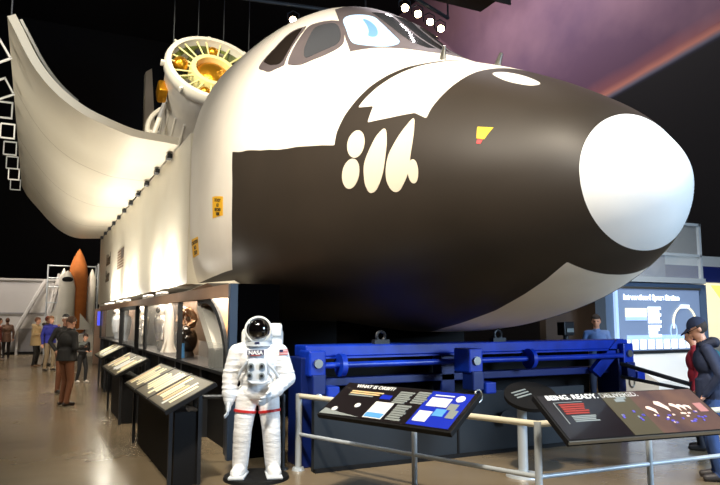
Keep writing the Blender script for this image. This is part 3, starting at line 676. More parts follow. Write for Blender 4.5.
def build_panels():
    # --- panel one, "what is ..."
    root = thing('reading_panel', 'sloping dark reading panel with blue photo block in front of the blue cradle', 'information panel', (-1.1, -2.1, 0))
    w, d = 1.47, .5
    mt, slab, fc = board(root, (-1.74, -2.73, .75), (-.37, -2.2, .75), (-1.92, -2.29, 1.03), w, d, M['printbrown'])
    S = lambda n, x0, x1, y0, y1, m, z=.004: obj(n, patchbox(mt, x0 * w, x1 * w, y0 * d, y1 * d, .002, z + .002), m, fc, world=True)
    lab = mt @ Matrix.Translation((.1 * w, .86 * d, .005))
    text('title_text', 'WHAT IS ORBIT?', .062, M['printwhite'], fc, lab, .001, bold=.002)
    for k, (c, ln) in enumerate((('printcream', .36), ('printcream', .34), ('printgrey', .3))):
        S('caption_line', .1, ln, .73 - k * .055, .765 - k * .055, M[c])
    S('small_photo', .36, .44, .6, .72, M['printblue'])
    def lines(x0, x1, y0, y1, m, n):
        st = (y1 - y0) / n
        for q in range(n): S('text_line', x0, x1 - (q * 7 % 3) * .008, y1 - (q + .78) * st, y1 - q * st, m)
    lines(.47, .58, .52, .86, M['printgrey'], 6); lines(.60, .70, .56, .9, M['printgrey'], 6); lines(.53, .635, .08, .5, M['printgrey'], 7)
    S('photo', .36, .5, .08, .52, M['printwhite']); S('photo_sky', .365, .495, .1, .22, M['printsky'], .006)
    S('blue_block', .69, .97, .06, .95, M['printblue'])
    S('photo', .72, .86, .55, .78, M['printwhite'], .007); S('photo', .71, .80, .15, .42, M['printwhite'], .007); S('photo', .81, .88, .32, .5, M['printsky'], .007)
    S('photo', .87, .93, .5, .66, M['printgrey'], .007); S('photo', .90, .955, .3, .5, M['printgrey'], .007); S('caption_line', .73, .86, .83, .86, M['printwhite'], .007)
    bm = B(); cyl(bm, (0, 0, .004), (0, 0, .009), .042, .042, 24); bm.transform(mt @ Matrix.Translation((.91 * w, .8 * d, 0))); obj('round_photo', bm, M['printwhite'], fc, world=True)
    for x, y, r_ in ((.25, .36, .03), (.1, .2, .03)):
        bm = B(); cyl(bm, (0, 0, .004), (0, 0, .008), r_, r_, 20); bm.transform(mt @ Matrix.Translation((x * w, y * d, 0))); obj('round_photo', bm, M['printwhite'], fc, world=True)
    bm = B(); prism(bm, [(.02, .02), (.5, .03), (.25, .06), (.03, .1)], mt @ Matrix.Translation((0, 0, .003)), .003); obj('horizon_photo', bm, M['printgrey'], fc, world=True)
    for sx in (.2, .8):
        p = mt @ Vector((sx * w, d * .72, -.045)); bm = B(); box(bm, (p.x, p.y, (p.z + .76) / 2 + .0), (.05, .05, max(.04, p.z - .76 + .06))); obj('bracket', bm, M['charcoal'], root, world=True)
    # --- panel two
    root = thing('reading_panel', 'sloping dark reading panel showing rocket plumes, in front of the round disc sign', 'information panel', (.2, -.9, 0))
    w, d = 1.55, .51
    mt, slab, fc = board(root, (.31, -1.66, .75), (.47, -.25, .75), (-.12, -1.61, 1.03), w, d, M['printbrown'])
    S = lambda n, x0, x1, y0, y1, m, z=.004: obj(n, patchbox(mt, x0 * w, x1 * w, y0 * d, y1 * d, .002, z + .002), m, fc, world=True)
    text('title_text', 'BEING. READY. DELIVERED.', .072, M['printwhite'], fc, mt @ Matrix.Translation((.055 * w, .86 * d, .005)), .001, bold=.002)
    def lines(x0, x1, y0, y1, m, n):
        st = (y1 - y0) / n
        for q in range(n): S('text_line', x0, x1 - (q * 7 % 3) * .008, y1 - (q + .66) * st, y1 - q * st, m)
    lines(.1, .245, .52, .76, M['printred'], 5); lines(.12, .26, .36, .5, M['printgrey'], 4)
    S('rule_line', .075, .08, .34, .8, M['printgrey'])
    S('rule_line', .08, .245, .79, .8, M['printgrey'])
    S('olive_photo', .38, .55, .03, .97, M['printolive']); 
    pm = mat('warm_brown_print', lin(108, 82, 70), .3, coat=.3, noise=(5, lin(78, 62, 62), .2))
    S('launch_photo', .55, .985, .03, .97, pm)
    plume = mat('plume_print', lin(246, 214, 196), .4); violet = mat('violet_print', lin(96, 88, 190), .4)
    for (x, y, l) in ((.60, .58, .11), (.69, .62, .15), (.76, .62, .11), (.795, .62, .09), (.83, .62, .08)):
        bm = B(); prism(bm, [(0, 0), (-.004 - l * .2, .04), (-l * .62, l * .62), (-l * .5, l * .85), (-l * .2, l * .8), (.012, .05)], mt @ Matrix.Translation((x * w + .04, y * d - .08, .008)), .002); obj('plume', bm, plume, fc, world=True)
    rnd = random.Random(3)
    for k in range(26):
        x = rnd.uniform(.58, .9); y = rnd.uniform(.2, .42); S('speck', x, x + rnd.uniform(.008, .02), y, y + .03, violet if rnd.random() < .6 else plume, .008)
    for k in range(9):
        x = rnd.uniform(.4, .53); y = rnd.uniform(.3, .5); S('speck', x, x + .012, y, y + .04, violet if rnd.random() < .6 else M['printgrey'], .008)
    S('speck', .44, .5, .74, .8, M['printgrey'], .008); S('speck', .46, .52, .8, .85, M['printgrey'], .008)
    S('patch_photo', .9, .955, .42, .62, mat('pink_print', lin(176, 122, 118), .4), .008)
    bm = B(); bx(bm, 0, w, -.008, .004, -.02, .004); bm.transform(mt); obj('edge_strip', bm, M['steel'], root, world=True)
    for sx in (.18, .8):
        p = mt @ Vector((sx * w, d * .8, -.045)); bm = B(); box(bm, (p.x, p.y, (p.z + .76) / 2), (.05, .05, max(.04, p.z - .76 + .06))); obj('bracket', bm, M['charcoal'], root, world=True)
    # --- round tactile disc on a post
    root = thing('disc_sign', 'round dark tilted disc on a white post between the two sloping panels', 'sign', (-1.63, -.47, 0))
    bm = B(); cyl(bm, (0, 0, .02), (0, 0, .78), .05, .05, 20); obj('post', bm, M['railgrey'], root, smooth=True)
    bm = B(); cyl(bm, (0, 0, 0), (0, 0, .025), .18, .17, 32); obj('base', bm, M['railgrey'], root, smooth=True)
    mt2 = Matrix.Translation((.02, .1, .8)) @ Euler((R(12), R(22), 0)).to_matrix().to_4x4()
    bm = B(); cyl(bm, (0, 0, -.02), (0, 0, .02), .27, .27, 48); bm.transform(mt2); disc = obj('disc', bm, M['black'], root, smooth=True)
    for k in range(3):
        bm = B(); bx(bm, -.02 - k * .05, .0 - k * .05, -.16, .02, .02, .024); bm.transform(mt2); obj('raised_line', bm, M['printgrey'], disc)
    # --- aisle panels on the dark stands
    def aisle(x0, x1, label, split, seed, dy=0.):
        xc = (x0 + x1) / 2; r = thing('reading_panel', label, 'information panel', (xc, -3.7 + dy, 0))
        L = abs(x1 - x0); d = .54
        mt, slab, fc = board(r, (x0, -3.95 + dy, .75), (x1, -3.95 + dy, .75), (x0, -3.47 + dy, 1.0), L, d, M['printolive'])
        rn = random.Random(seed)
        for q in range(split):
            a = .03 + q * (.95 / split); b = a + .95 / split - .03
            for k in range(6):
                xx = a + (b - a) * (.04 + k * .16); y0 = rn.uniform(.08, .3); y1 = rn.uniform(.66, .93)
                obj('text_block', patchbox(mt, xx * L, (xx + (b - a) * rn.uniform(.08, .13)) * L, y0 * d, y1 * d, .002, .006), rn.choice([M['printpale'], M['printwhite'], M['printcream'], M['printpale']]), fc, world=True)
            if q: obj('divider', patchbox(mt, (a - .025) * L, (a - .005) * L, 0, d, .001, .008), M['charcoal'], fc, world=True)
        for fx in (.08, .92):
            for yy in (-3.84, -3.56):
                bm = B(); x = x0 + (x1 - x0) * fx; bx(bm, x - .018, x + .018, yy + dy - .018, yy + dy + .018, 0, .74 if yy < -3.7 else .86); obj('leg', bm, M['charcoal'], r, world=True)
        bm = B(); bx(bm, min(x0, x1) + .3, max(x0, x1) - .25, -3.80 + dy, -3.54 + dy, .0, .70); obj('stand_box', bm, M['black'], r, world=True)
    aisle(-5.55, -2.5, 'long bright sloping aisle panel nearest the astronaut suit', 3, 1)
    aisle(-8.9, -6.75, 'bright sloping aisle panel midway along the display cases', 2, 2)
    aisle(-13.3, -11.5, 'bright sloping aisle panel farthest from the astronaut, next to the child in black', 2, 5, .2)

# ------------------------------------------------------------------ display cases under the bay
def build_cases():
    Y0, Y1, ZT = -3.0, -2.42, 2.0
    def case(x0, x1, label, glass_front=True, back='wood'):
        r = thing('display_case', label, 'display case', ((x0 + x1) / 2, (Y0 + Y1) / 2, 0))
        P = lambda n, bm, m: obj(n, bm, m, r, world=True)
        P('base_cabinet', bx(B(), x0, x1, Y0 + .12, Y1, .0, .92), M['black'])
        P('deck', bx(B(), x0, x1, Y0, Y1, .92, .96), M['charcoal'])
        P('fascia', bx(B(), x0, x1, Y0 - .02, Y0 + .05, ZT - .13, ZT + .02), M['wood'])
        P('roof_panel', bx(B(), x0, x1, Y0 + .05, Y1, ZT - .04, ZT), M['wood'])
        P('back_panel', bx(B(), x0 + .02, x1 - .02, Y1 - .03, Y1, .96, ZT - .04), M[back])
        for x in (x0 + .03, x1 - .03): P('corner_post', bx(B(), x - .03, x + .03, Y0, Y0 + .06, .96, ZT - .13), M['charcoal'])
        if glass_front: P('glass_pane', bx(B(), x0 + .06, x1 - .06, Y0 + .02, Y0 + .028, .96, ZT - .13), M['glass'])
        for x in (x0 + .25, (x0 + x1) / 2, x1 - .25): P('leg', bx(B(), x - .05, x + .05, Y0 + .02, Y0 + .12, 0, .92), M['charcoal'])
        return r
    c1 = case(-6.95, -3.75, 'open end display case with bronze arch, behind the astronaut suit', False, 'bronze')
    bm = B(); bx(bm, -3.75, -3.70, Y0 + .06, Y1, 0, ZT + .02); obj('end_panel', bm, mat('under_hull_dark', lin(3, 3, 4), 1., spec=0.), c1, world=True)  # near-black colour stands in for the darkness below the hull
    bm = B(); bx(bm, -3.77, -3.68, Y0 - .03, Y0 + .06, 0, ZT + .02); obj('corner_trim', bm, mat('navy_trim', lin(40, 54, 74), .4), c1, world=True)
    case(-10.65, -6.95, 'glazed display case holding the dark round tank and copper pipework', True, 'bronze')
    case(-14.65, -10.65, 'glazed display case holding a silvery suit beside a black frame', True, 'steel')
    case(-21.2, -14.65, 'farthest glazed display case, with the small blue screen beside it', True, 'wood')
    # exhibits
    t = thing('curved_panel', 'bronze quarter-arch hull section inside the open end display case', 'exhibit', (-4.9, -2.7, .96))
    bm = B(); n = 18; r0, r1 = .98, 1.02; cx, cz = -5.35, .98
    ps = [(cx + r1 * math.cos(u) * 1.25, cz + .9 * r1 * math.sin(u)) for u in np.linspace(.02, PI / 2 + .3, n)] + [(cx + r0 * math.cos(u) * 1.2, cz + .85 * r0 * math.sin(u)) for u in np.linspace(PI / 2 + .3, .02, n)]
    prism(bm, [(x, z) for x, z in ps], frame((0, -2.5, 0), (1, 0, 0), (0, 0, 1)), .42); obj('arch_skin', bm, M['bronze'], t, world=True, smooth=True)
    bm = B(); prism(bm, [(cx + 1.05 * math.cos(u) * 1.25, cz + .93 * math.sin(u)) for u in np.linspace(.02, PI / 2 + .3, n)] + [(cx + .96 * math.cos(u) * 1.25, cz + .85 * math.sin(u)) for u in np.linspace(PI / 2 + .3, .02, n)], frame((0, -2.93, 0), (1, 0, 0), (0, 0, 1)), .04); obj('arch_rib', bm, M['charcoal'], t, world=True)
    t = thing('slanted_chute', 'white slanted equipment chute inside the open end display case', 'exhibit', (-5.3, -2.75, .96))
    bm = B(); prism(bm, [(-.62, 0.78), (-.48, .9), (.45, .28), (.45, .06), (.3, .06), (.2, .22)], frame((-5.35, -2.62, .98), (1, 0, 0), (0, 0, 1)), .3); obj('chute_body', bm, M['white'], t, world=True)
    bm = B(); bx(bm, -5.1, -4.75, -2.94, -2.6, .96, 1.22, .02); obj('chute_tray', bm, M['steel'], t, world=True)
    bm = B(); bx(bm, -5.5, -4.2, -2.98, -2.965, .96, 1.3); obj('glass_guard', bm, M['glass'], t, world=True)
    t = thing('round_tank', 'dark round tank with copper pipework on top inside the glazed case', 'exhibit', (-7.7, -2.72, .96))
    bm = B(); ell(bm, (-7.7, -2.72, 1.24), (.20, .20, .25), seg=28, rings=18); obj('tank', bm, M['panedark'], t, world=True, smooth=True)
    bm = B(); cyl(bm, (-7.7, -2.72, .96), (-7.7, -2.72, 1.06), .16, .12, 20); obj('tank_stand', bm, M['charcoal'], t, world=True)
    rn = random.Random(4)
    for k in range(9):
        a = rn.uniform(0, 2 * PI); p = [(-7.75 + .3 * math.cos(a) * q * rn.uniform(.6, 1.1), -2.72 + .16 * math.sin(a) * q, 1.45 + .06 * i + rn.uniform(-.02, .05)) for i, q in enumerate((.3, .8, 1., .9, .6, .2))]
        bm = B(); tube(bm, p, rn.uniform(.025, .05), 8); obj('pipe', bm, M['copper'] if k % 3 else M['steel'], t, world=True, smooth=True)
    bm = B(); cyl(bm, (-7.3, -2.85, .96), (-7.3, -2.85, 1.2), .04, .035, 12); obj('blue_bottle', bm, M['printsky'], t, world=True, smooth=True)
    # small white rocket model on the case deck
    t = thing('rocket_model', 'slim white rocket model with flared fins inside the glazed case', 'model', (-9.3, -2.72, .96))
    bm = B(); lathe(bm, [(0, 1.0), (.03, .92), (.07, .82), (.09, .7), (.09, .12), (.16, 0.), (0, 0)], Matrix.Translation((-9.3, -2.72, .96)), 24); obj('rocket_body', bm, M['white'], t, world=True, smooth=True)
    for k in range(3):
        bm = B(); a = k * 2 * PI / 3 - .6; prism(bm, [(.08, .3), (.26, 0), (.08, 0)], Matrix.Translation((-9.3, -2.72, .96)) @ Euler((PI / 2, 0, a)).to_matrix().to_4x4(), .02); obj('fin', bm, M['white'], t, world=True)
    def suit(x, lab, m, h=.98):
        t = thing('suit_display', lab, 'exhibit', (x, -2.72, .96)); s_ = h / 1.0
        bm = B(); cap(bm, (x, -2.72, 1.2), (x, -2.72, 1.58 * s_), .13, .17); cap(bm, (x - .2, -2.72, 1.55), (x - .25, -2.75, 1.2), .06, .05); cap(bm, (x + .2, -2.72, 1.55), (x + .25, -2.75, 1.2), .06, .05)
        cap(bm, (x - .08, -2.72, 1.2), (x - .09, -2.72, 1.0), .08, .07); cap(bm, (x + .08, -2.72, 1.2), (x + .09, -2.72, 1.0), .08, .07)
        obj('suit_fabric', bm, m, t, world=True, smooth=True)
        bm = B(); ell(bm, (x, -2.74, 1.78), (.1, .11, .12)); obj('helmet', bm, M['white'], t, world=True, smooth=True)
        bm = B(); ell(bm, (x + .03, -2.80, 1.78), (.07, .06, .07)); obj('visor', bm, M['panedark'], t, world=True, smooth=True)
    suit(-10.1, 'silvery padded suit at the far end of the case with the round tank', M['silver'])
    suit(-12.9, 'silvery padded suit beside the black frame in the glazed case', M['silver'])
    suit(-16.2, 'pale padded suit in the farthest glazed case, nearer the black frame', M['suitgrey'])
    suit(-18.4, 'pale padded suit in the farthest glazed case, nearer the blue screen', M['suitgrey'])
    t = thing('black_frame', 'tall black upright frame standing in front of the silvery suit case', 'frame', (-11.6, -3.1, 0))
    bm = B(); bx(bm, -11.0, -10.9, -3.14, -3.06, 0, 1.84); obj('upright', bm, M['black'], t, world=True)
    bm = B(); bx(bm, -13.9, -13.8, -3.14, -3.06, 0, 1.84); obj('upright', bm, M['black'], t, world=True)
    bm = B(); bx(bm, -13.9, -10.9, -3.14, -3.06, 1.8, 1.88); obj('crossbar', bm, M['black'], t, world=True)
    t = thing('video_screen', 'narrow blue lit screen at the far end of the display cases', 'screen', (-21.6, -3.2, 0))
    bm = B(); bx(bm, -21.9, -21.6, -3.15, -2.75, 0, 1.95); obj('screen_column', bm, M['wood'], t, world=True)
    bm = B(); bx(bm, -21.6, -21.58, -3.06, -2.9, 1.35, 1.85); obj('screen_face', bm, M['screenblue'], t, world=True)
    # uplights standing on the case roofs
    first = None
    for i, (x, w) in enumerate(((-9.6, .55), (-11.4, .55), (-15.2, .5), (-16.9, .5), (-19.3, .5), (-20.6, .5))):
        t = thing('uplight', ('white glowing uplight on the case roof below the cream side wall' ), 'uplight', (x, -2.83, ZT), 0, 'uplights along the case roofs') if first is None else dup(first, (x, -2.83, ZT))
        if first is None:
            first = t
            bm = B(); bx(bm, -.35, .35, -.07, .07, 0, .10, .01); obj('housing', bm, M['white'], t)
            bm = B(); bx(bm, -.33, .33, -.06, .06, .095, .12); obj('lens', bm, M['uplens'], t)
    return

# ------------------------------------------------------------------ stack model at the end of the aisle
def build_stack_model():
    x, y = -27.5, -3.5
    r = thing('shuttle_stack_model', 'large rocket model with orange tank and white boosters at the end of the aisle', 'model', (x, y, 0))
    P = lambda n, bm, m, sm=True: obj(n, bm, m, r, world=True, smooth=sm)
    P('base_plinth', bx(B(), x - .9, x + .9, y - .9, y + .9, 0, .9), M['white'], False)
    T = lambda dx, dy: Matrix.Translation((x + dx, y + dy, .9))
    P('external_tank', lathe(B(), [(0, 3.75), (.05, 3.68), (.2, 3.4), (.34, 3.0), (.38, 2.6), (.38, .3), (.3, .08), (0, .02)], T(0, .05), 32), M['orange'])
    for dy in (-.55, .60):
        P('solid_rocket_booster', lathe(B(), [(0, 2.9), (.04, 2.82), (.16, 2.5), (.17, 2.45), (.17, .25), (.24, .0), (0, 0)], T(-.15, dy + .02), 24), M['white'])
    orb = P('orbiter', lathe(B(), [(0, 2.75), (.12, 2.66), (.25, 2.4), (.33, 2.0), (.34, .35), (.28, .0), (0, .0)], T(.45, -.4), 28), M['white'])
    for sg in (-1, 1):
        bm = B(); prism(bm, [(.28, 1.7), (.42, 1.1), (1.0, .4), (1.0, .22), (.28, .22)], Matrix.Translation((x + .3, y - .4, .9)) @ Matrix(((0, 0, 1, 0), (sg, 0, 0, 0), (0, 1, 0, 0), (0, 0, 0, 1))), .06); obj('wing', bm, M['white'], orb, world=True)
    bm = B(); prism(bm, [(.2, .9), (.75, .35), (.85, .05), (.2, .15)], Matrix.Translation((x + .45, y - .37, .9)) @ Matrix(((1, 0, 0, 0), (0, 0, 1, 0), (0, 1, 0, 0), (0, 0, 0, 1))), .06); obj('tail_fin', bm, M['white'], orb, world=True)
    bm = B(); ell(bm, (x + .68, y - .4, 3.25), (.09, .22, .12)); obj('cockpit_window', bm, M['black'], orb, world=True, smooth=True)
    for k in (-.12, 0.12):
        bm = B(); cyl(bm, (x + .45, y - .4 + k, .92), (x + .45, y - .4 + k, 1.08), .1, .05, 14); obj('engine_bell', bm, M['charcoal'], orb, world=True, smooth=True)
    # access gantry around the model
    g = thing('service_gantry', 'pale framework gantry standing around the large orange rocket model', 'gantry', (x - .6, y, 0))
    bm = None
    for (px, py) in ((x - 1.15, y - 1.15), (x - 1.15, y + .85), (x + .1, y + .85), (x - 1.15, y)):
        obj('upright', cyl(B(), (px, py, 0), (px, py, 4.0), 0.035, .035, 8), M['railgrey'], g, world=True)
    for z in (1.6, 2.3, 3.0, 3.4, 3.95):
        bm = B(); cyl(bm, (x - 1.15, y - 1.15, z), (x - 1.15, y + .85, z), .028, .028, 8); cyl(bm, (x - 1.15, y + .85, z), (x + .1, y + .85, z), .028, .028, 8); obj('platform_bar', bm, M['railgrey'], g, world=True)
    t = thing('display_column', 'tall cream column beside the orange rocket model', 'column', (-27.6, -2.4, 0))
    bm = B(); bx(bm, -28.0, -27.4, -2.5, -1.9, 0, 5.0); obj('shaft', bm, M['cream'], t, world=True)
    bm = B(); bx(bm, -27.4, -27.36, -2.45, -2.25, 2.6, 4.6); obj('dark_slot', bm, M['black'], t, world=True)

# ------------------------------------------------------------------ right hand exhibits
def build_right():
    X = -6.6; D = 1.2
    struct('wall_right_exhibit', bx(B(), X - .3, X, 6.0, 9.28, 0, 2.4), M['wall_blue'])
    struct('wall_right_recess', bx(B(), X - 1.3, X - 1.1, 5.3, 7.2, 0, 2.6), M['wall_dim'])
    struct('wall_right_far', bx(B(), -8.3, -8.1, 9.4, 14, 0, 2.59), M['wall_light'])
    struct('trim_3', bx(B(), -8.3, -8.1, 9.4, 14, 2.59, 3.02), M['bluestripe'])
    struct('trim_4', bx(B(), -8.3, -8.1, 9.4, 14, 3.02, 3.3), M['printwhite'])
    b = thing('exhibit_board', 'large backlit blue-grey board on the wall right of the shuttle nose', 'information board', (X, 7.6, .95))
    P = lambda n, bm, m: obj(n, bm, m, b, world=True)
    def q(n, y0, y1, z0, z1, m, dx=.0):
        return P(n, bx(B(), X + .03 + dx, X + .05 + dx, y0 + D, y1 + D, z0, z1), m)
    y0, y1, z0, z1 = 5.15 + D, 7.76 + D, .9, 2.26
    P('board_panel', bx(B(), X, X + .04, y0, y1, z0, z1), M['boardlit'])
    P('board_frame', bx(B(), X, X + .06, y0 - .05, y1 + .05, z1, z1 + .05), M['steel'])
    P('board_frame', bx(B(), X, X + .06, y0 - .12, y0 - .04, z0, z1), M['boardsky'])
    text('title_text', 'International Space Station', .165, M['boardwhite'], b, frame((X + .055, 5.28 + D, 2.02), (0, 1, 0), (0, 0, 1)), .003, bold=.008)
    q('photo_tile', 5.33, 5.97, 1.64, 1.83, M['boardcream'], .01); q('photo_tile', 5.33, 5.97, 1.56, 1.64, M['boardsky'], .01)
    for k in range(5): q('caption_line', 6.03, 6.43 - (k % 2) * .06, 1.80 - k * .075, 1.865 - k * .075, M['boardwhite'], .01)
    for k in range(4): q('caption_line', 6.03, 6.42 - (k % 3) * .06, 1.40 - k * .07, 1.46 - k * .07, M['boardwhite'], .01)
    bm = B(); tube(bm, [(X + .06, 7.2 + D + .38 * math.cos(t), 1.5 + .38 * math.sin(t)) for t in np.linspace(-.4, PI + .3, 26)], .022, 6); P('orbit_arc', bm, M['boardcream'])
    bm = B(); bx(bm, X + .05, X + .08, 7.08 + D, 7.36 + D, 1.84, 1.92); P('orbit_station', bm, M['boardwhite'])
    for t in (-.5, .0, .5, 2., 3.):
        bm = B(); tube(bm, [(X + .06, 6.82 + D + .1 * math.cos(u), 1.32 + .17 * math.sin(u)) for u in np.linspace(t, t + 2.4, 10)], .012, 5); P('sketch_line', bm, M['boardsky'])
    q('picture_band', 5.35, 7.7, 1.13, 1.24, M['boardsky'], .01)
    for k in range(10): q('picture_tile', 5.24 + k * .25, 5.24 + k * .25 + .18, .93, 1.14, M['boardwhite'], .012)
    t = thing('display_counter', 'low white sloping counter below the backlit blue-grey board', 'counter', (X + .7, 6.6 + D, 0))
    bm = B(); prism(bm, [(0.05, 0), (1.1, 0), (1.1, .35), (.05, .84)], Matrix.Translation((X, 5.0 + D, 0)) @ Matrix(((1, 0, 0, 0), (0, 0, 1, 0), (0, 1, 0, 0), (0, 0, 0, 1))), 3.1); obj('counter_body', bm, M['printwhite'], t, world=True)
    bm = B(); bx(bm, X + .02, X + .1, 5.0 + D, 8.1 + D, .84, .9); obj('counter_edge', bm, M['charcoal'], t, world=True)
    g = thing('glazed_balcony', 'glass fronted balcony with pale frame above the backlit blue-grey board', 'balcony', (X, 6.3 + D, 2.42))
    P = lambda n, bm, m: obj(n, bm, m, g, world=True)
    P('deck', bx(B(), X - 1.05, X + .1, 5.0 + D, 7.95 + D, 2.42, 2.54), M['railgrey'])
    for y in (5.05 + D, 7.88 + D): P('frame_post', bx(B(), X, X + .07, y - .035, y + .035, 2.54, 3.85), M['railgrey'])
    for z in (3.08, 3.82): P('frame_bar', bx(B(), X, X + .07, 5.05 + D, 7.9 + D, z - .03, z + .03), M['railgrey'])
    P('glass_pane', bx(B(), X + .03, X + .038, 5.08 + D, 7.87 + D, 2.54, 3.82), M['glass'])
    P('backing_panel', bx(B(), X - 1.05, X - 1.0, 5.0 + D, 7.95 + D, 2.54, 3.82), mat('dusk_blue_panel', lin(70, 92, 124), .4, noise=(1., lin(150, 150, 160), .15)))
    s = thing('backlit_sign', 'bright yellow and white backlit sign behind the man in the navy cap', 'sign', (-8.0, 12, 1.2))
    bm = B(); bx(bm, -8.1, -8.02, 11.25, 13.2, .9, 2.56); obj('sign_box', bm, M['boardcream'], s, world=True)
    bm = B(); prism(bm, [(11.4, 2.5), (13.0, 2.5), (13.0, 1.0), (12.2, 1.5), (11.8, 2.1)], Matrix(((0, 0, 1, -8.02), (1, 0, 0, 0), (0, 1, 0, 0), (0, 0, 0, 1))), .02); obj('yellow_swoosh', bm, M['signyellow'], s, world=True)
    cx_, cy_ = -5.3, 3.62
    t = thing('camera_bollard', 'small dark device on a pole beside the visitor in pale blue', 'device', (cx_, cy_, 0))
    bm = B(); cyl(bm, (cx_, cy_, 0), (cx_, cy_, 1.3), .05, .05, 12); obj('pole', bm, M['charcoal'], t, world=True)
    bm = B(); bx(bm, cx_ - .1, cx_ + .1, cy_ - .12, cy_ + .12, 1.3, 1.55, .02); obj('device_body', bm, M['charcoal'], t, world=True)
    bm = B(); bx(bm, cx_ + .1, cx_ + .12, cy_ - .08, cy_ + .08, 1.36, 1.43); obj('device_plate', bm, M['printgrey'], t, world=True)

# ------------------------------------------------------------------ people
def capsules_to_mesh(name, bm, vox, smooth_it=4):
    me = bpy.data.meshes.new(name); bm.to_mesh(me); bm.free()
    o = bpy.data.objects.new(name, me); COL.objects.link(o)
    m = o.modifiers.new('r', 'REMESH'); m.mode = 'VOXEL'; m.voxel_size = vox
    s = o.modifiers.new('s', 'SMOOTH'); s.iterations = smooth_it; s.factor = .5
    dg = bpy.context.evaluated_depsgraph_get(); dg.update()
    out = bpy.data.meshes.new_from_object(o.evaluated_get(dg)); bpy.data.objects.remove(o)
    for p in out.polygons: p.use_smooth = True
    out.materials.clear()
    return out

def paint(me, bones, hem=None):
    """face material = nearest body segment"""
    n = len(me.polygons); c = np.empty(n * 3); me.polygons.foreach_get('center', c); c = c.reshape(-1, 3)
    best = np.full(n, 1e9); idx = np.zeros(n, np.int32)
    for a, b, r, k in bones:
        a = np.array(a, float); b = np.array(b, float); e = b - a; L = (e * e).sum() + 1e-9
        t = np.clip(((c - a) @ e) / L, 0, 1); d = np.linalg.norm(c - a - t[:, None] * e, axis=1) - r
        u = d < best; best[u] = d[u]; idx[u] = k
    if hem is not None: idx[(idx == 4) & (c[:, 2] < hem)] = 1
    idx[idx == 4] = 0
    me.polygons.foreach_set('material_index', idx)

_cm = {}
def cloth(rgb, rough=.8):
    if rgb not in _cm: _cm[rgb] = mat('cloth', lin(*rgb), rough, bump=((14, 14, 9), .5, .02))
    return _cm[rgb]
SKIN = mat('skin', lin(206, 152, 124), .5)

def hand(bm, w, d, side, k, fr=.0085, spread=.03, bones=None):
    """palm, four fingers and a thumb from wrist w along direction d; side +1 left hand"""
    d = Vector(d).normalized(); up = Vector((0, 0, 1)); s = d.cross(up)
    if s.length < .2: s = Vector((1, 0, 0))
    s.normalize(); n = s.cross(d).normalized()
    pc = w + d * .05 * k
    cap(bm, w, w + d * .075 * k + s * .018 * k, .026 * k, .02 * k, 8); cap(bm, w, w + d * .075 * k - s * .018 * k, .026 * k, .02 * k, 8)
    bones.append((tuple(w), tuple(w + d * .17 * k), .03 * k, 3))
    for i, L in enumerate((.062, .075, .07, .052)):
        b = w + d * .085 * k + s * (i - 1.5) * .02 * k
        m1 = b + d * L * .55 * k - n * .01 * k + s * (i - 1.5) * spread * .1
        e1 = m1 + d * L * .4 * k - n * .025 * k
        cap(bm, b, m1, fr * k, fr * k, 8); cap(bm, m1, e1, fr * k, fr * .85 * k, 8)
    b = w + d * .03 * k + s * .03 * k * side; m1 = b + d * .035 * k + s * .03 * k * side; e1 = m1 + d * .03 * k + s * .006 * k * side
    cap(bm, b, m1, .011 * k, .010 * k, 8); cap(bm, m1, e1, .010 * k, .009 * k, 8)

